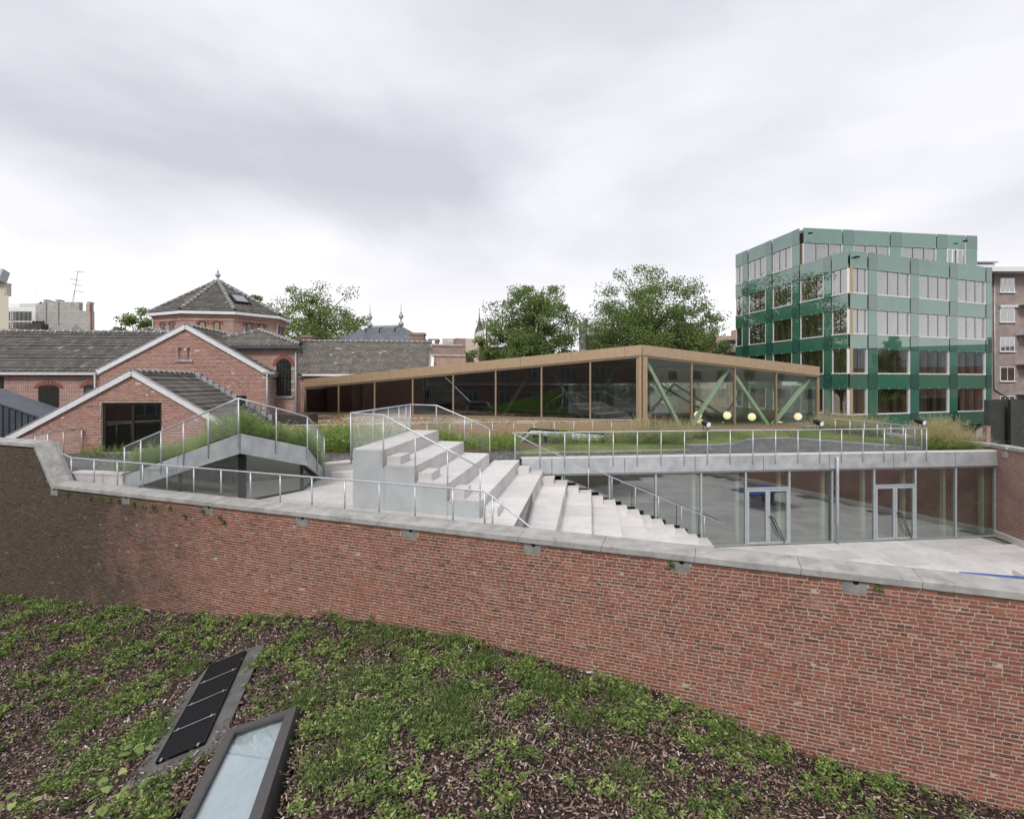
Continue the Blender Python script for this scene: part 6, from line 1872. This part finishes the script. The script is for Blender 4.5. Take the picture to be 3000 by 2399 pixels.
for k, (y0, y1) in enumerate(((815, 857), (900, 944), (988, 1030), (1075, 1117), (1160, 1202))):
    mb = MB(); mb.box(X(2928.5), X(2972), d_ - .06, d_ + .1, Z(y1), Z(y0)); wf = mb.build('window', white_m, ap_)
    for j in range(2 + (k % 2 == 0)):
        kk = 2 + (k % 2 == 0); a, b = lerp(2930, 2970.5, j / kk) + .8, lerp(2930, 2970.5, (j + 1) / kk) - .8
        mb = MB(); mb.box(X(a), X(b), d_ - .072, d_ - .062, Z(y1 - 2), Z(y0 + 2)); mb.build('pane', off_glass, wf)
        mb = MB(); mb.box(X(a) + .01, X(b) - .01, d_ - .0615, d_ - .0605, Z(y1 - 2), Z(y0 + 2)); mb.build('dark_room', interior_m, wf)
    mb = MB(); mb.box(X(2927), X(2974), d_ - .18, d_ - .061, Z(y1 + 2), Z(y1)); mb.build('sill', white_m, wf)
    if k == 1:
        mb = MB(); mb.box(X(2926), X(2980), d_ - .25, d_ - .073, Z(901), Z(895)); mb.build('shutter_box', white_m, wf)
    if k < 4:
        zb = Z(y1 + 33)
        mb = MB(); mb.box(X(2976), X(3100), d_ - 1.3, d_ - .001, zb - .22, zb); bal = mb.build('balcony', white_m, ap_)
        mb = MB()
        for i in range(9): mb.beam((X(2977 + i * 4.5), d_ - 1.25, zb), (X(2977 + i * 4.5), d_ - 1.25, zb + 1.05), .05, .05)
        mb.beam((X(2976), d_ - 1.25, zb + 1.07), (X(3100), d_ - 1.25, zb + 1.07), .06, .05); mb.build('balustrade', white_m, bal)
mb = MB(); mb.tube([(X(2911), d_ - .1, Z(803)), (X(2911), d_ - .1, Z(1140)), (X(2952), d_ - .1, Z(1166)), (X(2952), d_ - .1, 0)], .09, 8); mb.build('downpipe', zinc_m, ap_, True)
gw = thing('grey_brick_wall', 'dark grey painted brick wall below the apartment block', 'wall', (46, 48.5, 0))
mb = MB(); mb.slab((42.9, 46.0), (47.5, 48.0), 0, .4, -1.2, 4.95); mb.slab((45.0, 46.2), (60, 42.5), 0, .4, -1.2, 4.9); mb.build('wall', grey_brick_m, gw, uv=True)
mb = MB(); mb.slab((42.6, 45.95), (43.0, 46.0), 0, .35, -1.2, 2.6); mb.build('red_edge', far_brick_m, gw, uv=True)

# ================================================================== FAR TOWN
def blockb(name, label, x0, x1, y0, y1, z1, m, cat='building', z0=-1):
    t = thing(name, label, cat, ((x0 + x1) / 2, (y0 + y1) / 2, z0))
    k = -(y1 - y0) if x0 < -60 else 0.0      # far western plans are skewed so their side walls stay out of view
    mb = MB(); mb.prism([(x0, y0), (x1, y0), (x1 + k, y1), (x0 + k, y1)], z0, z1); mb.build('wall', m, t, uv=True)
    return t
D1 = 95.0
X = lambda px, d=D1: (px - HX) / FPX * d
Z = lambda py, d=D1: EYE - (py - HY) / FPX * d
t = blockb('cream_tower_block', 'plain cream rendered tower block standing over the long wing', X(-60, 80), X(25.5, 80), 80, 92, Z(866, 80), plain('cream_render', (.55, .51, .42), .85))
mb = MB(); mb.box(X(-60, 80), X(17, 80), 80.1, 80.9, Z(866, 80), Z(832, 80)); mb.build('upper_storey', MATS['cream_render'], t)
mb = MB(); mb.box(X(-60, 80), X(18, 80), 80.0, 80.95, Z(832, 80), Z(829, 80)); mb.build('roof_edge', zinc_m, t)
mb = MB(); mb.box(X(7, 80), X(14, 80), 80.0, 80.09, Z(864, 80), Z(849, 80)); mb.build('window', off_glass, t)
a, b = at(-20, 812, 80), at(12, 815, 80)
mb = MB(); mb.beam(a, at(14, 810, 80), 1.2, 2.0, (0, .4, 1)); tag(mb.build('roof_box', zinc_m), 'tilted grey metal box on the cream tower block roof', 'roof box')
t = blockb('white_balcony_block', 'white apartment block with rows of tall balcony windows and glass roof parapet', X(20), X(104), D1, D1 + 10, Z(900), white_m)
for r_, (y0, y1) in enumerate(((914, 938), (945, 970))):
    for k in range(6):
        x0 = 19 + k * 12.6
        mb = MB(); mb.box(X(x0), X(x0 + 9.2), D1 - .15, D1 - .02, Z(y1), Z(y0)); w_ = mb.build('window', off_glass, t)
        mb = MB(); mb.box(X(x0) - .08, X(x0 + 9.2) + .08, D1 - .012, D1 - .002, Z(y1) - .08, Z(y0) + .08); mb.build('frame', interior_m, w_)
        mb = MB(); mb.box(X(x0 + 4.2), X(x0 + 5), D1 - .2, D1 - .151, Z(y1), Z(y0)); mb.build('mullion', zinc_m, w_)
mb = MB(); mb.box(X(22), X(100), D1 + .4, D1 + .6, Z(900), Z(889)); mb.build('parapet_glass', off_glass, t)
mb = MB(); mb.box(X(27), X(122), D1 + 2, D1 + 9, Z(900), Z(885)); mb.build('attic', plain('attic_grey', (.4, .4, .38), .8), t)
for px, py, w_ in ((52, 878, 8), (88, 876, 14), (72, 880, 10)):
    mb = MB(); mb.box(X(px), X(px + w_), D1 + 4, D1 + 6, Z(888), Z(py)); mb.box(X(px + w_ * .4), X(px + w_ * .6), D1 + 4.2, D1 + 5, Z(py), Z(py - 4)); mb.build('roof_vent', frame_dk_m, t)
D2 = 92.0
X2 = lambda px: X(px, D2); Z2 = lambda py: Z(py, D2)
t = thing('grey_party_wall_house', 'tall pale grey brick building with blank party wall and corner chimney', 'building', (X2(185), D2, -1))
mb = MB(); mb.box(X2(104), X2(265), D2, D2 + .9, -1, Z2(911)); mb.box(X2(122), X2(232), D2 + .002, D2 + .8, Z2(911), Z2(885)); mb.box(X2(104), X2(122), D2 + .002, D2 + .8, Z2(911), Z2(895)); mb.prism([(X2(105), D2 + .9), (X2(264), D2 + .9), (X2(264) - 11, D2 + 11.9), (X2(105) - 11, D2 + 11.9)], -1, Z2(912)); mb.build('wall', pale_brick_m, t, uv=True)
for px in (131, 167): 
    mb = MB(); mb.box(X2(px), X2(px + 6), D2 - .2, D2 - .002, -1, Z2(882)); mb.box(X2(px - 2), X2(px + 8), D2 - .2, D2 + 1, Z2(882), Z2(878)); mb.build('flue_shaft', pale_brick_m, t, uv=True)
mb = MB(); mb.box(X2(253), X2(264), D2 - .1, D2 + .8, Z2(911), Z2(890)); mb.box(X2(254.5), X2(263), D2, D2 + 1, Z2(890), Z2(884)); mb.build('chimney', pale_brick_m, t, uv=True)
for py in (912, 944):
    mb = MB(); mb.box(X2(105), X2(264), D2 - .03, D2 - .001, Z2(py) - .06, Z2(py) + .06); mb.build('string_course', plain('string_pale', (.55, .54, .51), .8) if 'string_pale' not in MATS else MATS['string_pale'], t)
mb = MB(); mb.box(X2(265), X2(266.2), D2 - .05, D2 + .2, -1, Z2(891)); mb.build('rust_pipe', plain('rust_red', (.35, .09, .04), .8), t)
t = thing('antenna_mast', 'leaning lattice aerial mast with crossed antenna arms on the grey building', 'antenna', (X2(212), D2 + 1, Z2(890)))
p0, p1 = at(211, 900, D2), at(228, 798, D2)
mb = MB()
for o in ((-.22, 0, 0), (.22, 0, 0)): mb.tube([p0 + Vector(o), p0.lerp(p1, .45) + Vector(o) * .3], .04, 4)
for k in range(10): mb.beam(p0.lerp(p1, .045 * k) + Vector((-.2 + .014 * k, 0, 0)), p0.lerp(p1, .045 * (k + 1)) + Vector((.2 - .014 * k, 0, 0)), .03, .03)
mb.tube([p0.lerp(p1, .4), p1], .05, 5); mb.build('mast', zinc_m, t)
for a, b in (((223, 795), (243, 798)), ((206, 817), (232, 822)), ((210, 832), (238, 837)), ((220, 852), (244, 856))):
    mb = MB(); mb.tube([at(*a, D2), at(*b, D2)], .035, 4)
    for k in range(4): 
        c = at(*a, D2).lerp(at(*b, D2), k / 3); mb.tube([c - Vector((0, .5, .25)), c + Vector((0, .5, .25))], .02, 4)
    mb.build('antenna_arm', zinc_m, t)
p = at(105, 893, D2); mb = MB(); mb.tube([p, at(105, 845, D2)], .03, 4); tag(mb.build('aerial_rod', zinc_m), 'thin vertical aerial rod on the white apartment roof', 'antenna')
D3 = 62.0
t = thing('tile_roof_cottage', 'grey tiled gabled cottage roof showing above the long wing ridge', 'house', (X(190, D3), D3, 0))
ra, rb = at(140, 955, D3 + 1), at(224, 949, D3 - 2.5)
ea, eb = at(110, 985, D3 - 2), at(192, 984, D3 - 6); ec = at(266, 987, D3 - 1)
mb = MB(); mb.add([tuple(ea), tuple(eb), tuple(rb), tuple(ra)], [(0, 1, 2, 3)]); mb.add([tuple(eb), tuple(ec), tuple(rb)], [(0, 1, 2)], 1)
low = [tuple(Vector((p.x, p.y, 0))) for p in (ea, eb, ec)]
mb.add([tuple(ea), tuple(eb), low[1], low[0]], [(0, 3, 2, 1)], 1); mb.add([tuple(eb), tuple(ec), low[2], low[1]], [(0, 3, 2, 1)], 1)
mb.build('roof', [slate_m if False else brickmat('old_tile_roof', ((.3, .29, .27), (.24, .235, .22)), (.15, .145, .14), 3.4), pale_brick_m], t, uv=True)
for px0, px1, y0 in ((82, 120, 948), (24, 50, 962)):
    a, b = at(px0, y0, 60), at(px1, y0, 60); t = thing('chimney', {82: 'broad dark brick chimney with a row of pots before the white apartments', 24: 'low brick chimney before the white apartments'}[px0], 'chimney', (a.x, 60, 5))
    mb = MB(); mb.box(a.x, b.x, 60, 61, 4, a.z); mb.build('stack', far_brick2_m if px0 == 24 else grey_brick_m, t, uv=True)
    for k in range(4 if px0 == 82 else 0):
        x_ = lerp(a.x, b.x, (k + .5) / 4); mb = MB(); mb.lathe((x_, 60.5, a.z), [(.13, 0), (.13, .3), (.16, .33)], 8); mb.build('chimney_pot', grey_brick_m, t)
# right-hand far buildings
t = blockb('beige_panel_block', 'beige panel clad office block left of the big trees', X(1296, 75), X(1412, 75), 75, 84, Z(992, 75), pm('beige_panel', (.56, .46, .39), (.6, .5, .43), 2, .7))
mb = MB(); mb.box(X(1314, 75), X(1336, 75), 74.93, 74.99, Z(1004, 75), Z(993.5, 75)); mb.build('window', off_glass, t)
mb = MB(); mb.box(X(1404, 75), X(1419, 75), 74.7, 74.95, 2, Z(1008, 75)); mb.build('dark_shaft', frame_dk_m, t)
t = thing('arched_roof_tower', 'small tower with curved glazed roof carrying a slender spire', 'tower', (X(1404, 85), 86, 0))
mb = MB()
for k in range(8):
    a0, a1 = math.pi * .5 * k / 8, math.pi * .5 * (k + 1) / 8
    f = lambda a: (X(1388, 85) + (1 - math.cos(a)) * 0 + 1.6 * (1 - math.cos(math.pi / 2 - a)), Z(990, 85) + 1.25 * math.sin(math.pi / 2 - a) * 1.0)
    (xa, za), (xb, zb) = (X(1389, 85) + 1.5 * (1 - math.cos(a0)), Z(989, 85) + 1.2 * math.sin(a0)), (X(1389, 85) + 1.5 * (1 - math.cos(a1)), Z(989, 85) + 1.2 * math.sin(a1))
    mb.add([(xa, 85, za), (xa + 0.0, 87, za), (xb, 87, zb), (xb, 85, zb)], [(0, 1, 2, 3)]); mb.add([(X(1418, 85), 85.02, Z(989, 85)), (xa, 85.02, za), (xb, 85.02, zb)], [(0, 1, 2)])
mb.build('curved_roof', plain('pale_dome', (.6, .55, .45), .4), t)
mb = MB(); mb.box(X(1389, 85), X(1420, 85), 85.1, 88, 0, Z(989, 85)); mb.build('shaft', plain('pink_render', (.5, .38, .32), .8), t)
mb = MB(); mb.lathe((X(1404.5, 92), 92, Z(966, 92)), [(.95, -1.2), (.75, .0), (.3, .9), (.1, 2.4), (.03, 3.4), (.08, 3.6), (.01, 3.9)], 8); tag(mb.build('spire', slate_m, uv=True), 'slender dark church spire rising behind the curved roof', 'spire')
for (px0, px1, y0, lab, dd) in ((1423, 1530, 968, 'blue glass office block half hidden behind the rounder tree', 90), (1716, 1800, 934, 'blue glass office block between the two big trees', 100)):
    t = blockb('glass_block', lab, X(px0, dd), X(px1, dd), dd, dd + 10, Z(y0, dd), frame_dk_m)
    nx_ = 4 if px0 < 1600 else 3
    for i in range(nx_):
        for j in range(3):
            w_ = (px1 - px0 - 6) / nx_; a, b = px0 + 4 + i * w_, px0 + 4 + (i + 1) * w_ - 1.2
            mb = MB(); mb.box(X(a, dd), X(b, dd), dd - .06, dd - .01, Z(y0 + 16 + j * 16, dd), Z(y0 + 1.5 + j * 16, dd)); mb.build('pane', glass('blue_pane', (.3, .33, .4), .75) if 'blue_pane' not in MATS else MATS['blue_pane'], t)
t = blockb('pink_brick_block', 'pink brick apartment block with dark strip windows beside the green building', X(2040, 88), X(2162, 88), 88, 98, Z(984, 88), pink_brick_m)
mb = MB(); mb.box(X(2096, 88), X(2108, 88), 88.2, 92, Z(984, 88), Z(974, 88)); mb.build('roof_box', pink_brick_m, t, uv=True)
mb = MB(); mb.box(X(2156, 88), X(2166, 88), 86, 90, 0, Z(966, 88)); mb.build('pier', pink_brick_m, t, uv=True)
for y0, y1 in ((996, 1014), (1032, 1050)):
    mb = MB(); mb.box(X(2118, 88), X(2154, 88), 87.9, 87.98, Z(y1, 88), Z(y0, 88)); mb.build('strip_window', frame_dk_m, t)
    mb = MB(); mb.box(X(2096, 88), X(2156, 88), 86.8, 86.9, Z(y1 + 2, 88), Z(y1 - 4, 88)); mb.build('balustrade', zinc_m, t)
# neighbours seen only in the window reflections
nb = thing('brick_school', 'red brick school building with rows of windows facing the garden slope', 'building', (-25, -8, -1))
mb = MB(); mb.slab((-80, 14), (-8, -22), -9, 0, -1.1, 14); mb.build('wall', far_brick2_m, nb, uv=True)
for z in (3.2, 7.0, 10.8):
    for k in range(15):
        a = Vector((-80, 14)).lerp(Vector((-8, -22)), (k + .25) / 15); b = Vector((-80, 14)).lerp(Vector((-8, -22)), (k + .75) / 15)
        mb = MB(); mb.slab(a, b, .01, .06, z, z + 1.9); w_ = mb.build('window', plain('teal_frame', (.3, .4, .38), .5) if 'teal_frame' not in MATS else MATS['teal_frame'], nb)
        mb = MB()
        for j in range(3):
            c, e_ = a.lerp(b, (j + .08) / 3), a.lerp(b, (j + .92) / 3); mb.slab(c, e_, .061, .066, z + .1, z + 1.8)
        mb.build('glazing', interior_m, w_)
    mb = MB(); mb.slab((-80, 14), (-8, -22), .003, .12, z - 1.0, z - .55); mb.build('stone_band', coping_m, nb)
tr_ = thing('row_house', 'long red brick terrace with chimneys across the street from the green building', 'house', (75, 30, -1))
mb = MB(); mb.slab((72, 62), (61, 14), 0, 9, -1.1, 8.5); mb.build('wall', far_brick_m, tr_, uv=True)
mb = MB(); mb.prism([(72, 62), (61, 14), (70, 12), (81, 60)], 8.5, [8.6, 8.6, 12, 12]); mb.build('roof', slate_m, tr_, uv=True)
for k in range(5):
    p = Vector((73.5, 58)).lerp(Vector((63, 15)), k / 4); mb = MB(); mb.box(p.x, p.x + 1.2, p.y, p.y + 1.8, 8.5, 12.5); mb.build('chimney', far_brick_m, tr_, uv=True)

pt_ = thing('pale_terrace', 'long pale rendered terrace with rows of windows across the street from the court', 'house', (55, -20, -1))
mb = MB(); mb.slab((60.6, 12.5), (44, -60), 0, 9, -1.1, 9); mb.build('wall', plain('pale_render', (.6, .57, .52), .85), pt_)
for z in (1.2, 4.2, 7.0):
    for k in range(18):
        a, b = Vector((60.6, 12.5)).lerp(Vector((44, -60)), (k + .3) / 18), Vector((60.6, 12.5)).lerp(Vector((44, -60)), (k + .65) / 18)
        mb = MB(); mb.slab(a, b, -.08, -.01, z, z + 1.4); mb.build('window', interior_m, pt_)
mb = MB(); mb.prism([(60.6, 12.5), (44, -60), (53, -62), (69.6, 10.5)], 9, [9.1, 9.1, 11.5, 11.5]); mb.build('roof', slate_m, pt_, uv=True)

# ================================================================== TREES
def tree(label, x, y, z0, ztop, zbot, rx, nclump, nleaf, leaf, mat_, seed, group, lean=0.0, thin=1.0):
    rg = np.random.default_rng(seed)
    t = thing('broadleaf_tree', label, 'tree', (x, y, z0), group)
    H = ztop - z0; cz = zbot + (ztop - zbot) * .42; rz_u = ztop - cz; rz_d = cz - zbot
    tr = MB(); tr.tube([(x, y, z0), (x + .05 * H * .1, y, lerp(z0, cz, .6)), (x + lean, y, cz), (x + lean, y, lerp(cz, ztop, .6))], [.03 * H * .6, .02 * H * .6, .012 * H * .6, .004 * H], 8)
    C = []
    while len(C) < nclump:
        d = rg.normal(size=3); d /= np.linalg.norm(d)
        rr = rg.random() ** .42
        lob = 1 + .15 * mnoise.noise((d[0] * 1.9 + seed, d[1] * 1.9, d[2] * 1.9)) + .10 * mnoise.noise((d[0] * 5 + seed, d[1] * 5, d[2] * 5))
        p = np.array([d[0] * rx, d[1] * rx, d[2] * (rz_u if d[2] > 0 else rz_d)]) * rr * lob
        C.append(np.array([x + lean, y, cz]) + p)
    C = np.array(C)
    for i in rg.choice(nclump, min(nclump, 60), replace=False):
        p = Vector(C[i]); b0 = Vector((x + lean * .7, y, lerp(lerp(z0, cz, .55), cz + rz_u * .35, max(0, min(1, (p.z - zbot) / (ztop - zbot))))))
        m = b0.lerp(p, .5) + Vector((0, 0, .06 * (p - b0).length))
        tr.tube([b0, m, p], [.006 * H, .0035 * H, .0012 * H], 5, False)
    tr.build('trunk', bark_m, t, True)
    cr = max(.5, rx * .16)
    idx = np.repeat(np.arange(nclump), nleaf)
    P = C[idx] + np.clip(rg.normal(0, 1, (len(idx), 3)), -1.5, 1.5) * np.array([cr, cr, cr * .7]) * .62 * rg.uniform(.5, 1.25, (nclump, 1))[idx]
    D = rg.normal(size=P.shape) + [0, 0, -.15]
    inn = np.clip(np.linalg.norm((P - [x + lean, y, cz]) / [rx, rx, rz_u], axis=1), 0, 1.2)
    tone = np.clip(.42 + rg.normal(0, .16, len(P)) + (rg.normal(0, .12, nclump))[idx], 0, 1)
    o = quads('crown', leaf_quads(P, D, leaf * rg.uniform(.7, 1.3, len(P)), leaf * .8 * rg.uniform(.7, 1.2, len(P)), rg, .15), mat_, t, tone, kind='stuff')
    return t
ZP = lambda py, d: EYE - (py - HY) / FPX * d
tree('rounded dense green tree rising behind the low side of the pavilion roof', (1562 - HX) / FPX * 56, 56, -1.2, ZP(825, 56), 5.0, 5.7, 250, 160, .21, LEAF_TREE, 11, 'big trees behind the pavilion')
tree('largest green tree, spreading and taller, rising behind the pavilion roof peak', (1895 - HX) / FPX * 62, 62, -1.2, ZP(785, 62), 4.5, 7.5, 370, 160, .22, LEAF_TREE, 29, 'big trees behind the pavilion', lean=.2)
tree('low leafy tree filling the gap under the largest tree beside the green building', (2030 - HX) / FPX * 66, 66, -1.2, ZP(905, 66), 6.0, 4.6, 90, 130, .24, LEAF_TREE, 31, 'low trees behind the pavilion')
tree('low leafy tree between the two big trees', (1735 - HX) / FPX * 60, 60, -1.2, ZP(1000, 60), 5.0, 3.4, 60, 80, .3, LEAF_TREE, 37, 'low trees behind the pavilion')
tree('low leafy tree beside the beige panel block', (1428 - HX) / FPX * 54, 54, -1.2, ZP(965, 54), 5.5, 2.6, 50, 80, .28, LEAF_TREE2, 41, 'low trees behind the pavilion')
tree('light yellow green tree standing beyond the polygonal tower, over the rear wing', (935 - HX) / FPX * 58, 58, -1.2, ZP(835, 58), 7.0, 6.0, 190, 110, .22, LEAF_TREE2, 53, 'light trees behind the brick tower')
tree('light green tree whose top shows over the tower roof slope with the window', (740 - HX) / FPX * 56, 56, -1.2, ZP(852, 56), 7.0, 3.2, 80, 60, .28, LEAF_TREE2, 59, 'light trees behind the brick tower')
tree('green tree whose twigs peek over the tower roof near its finial', (640 - HX) / FPX * 58, 58, -1.2, ZP(828, 58), 8.0, 4.2, 90, 50, .28, LEAF_TREE2, 61, 'light trees behind the brick tower')
tree('small dark green tree between the long wing roof and the tower', (405 - HX) / FPX * 54, 54, -1.2, ZP(905, 54), 6.0, 2.6, 110, 110, .26, LEAF_TREE, 67, 'dark trees behind the long wing')
tree('dark conifer shaped tree standing in the street across from the green building', 66, 38, -1.2, 13.5, 1.0, 2.4, 90, 80, .35, LEAF_TREE, 71, 'street trees')
tree('broad street tree standing before the brick terrace', 60, 27, -1.2, 12.0, 3.0, 4.2, 110, 70, .35, LEAF_TREE, 73, 'street trees')
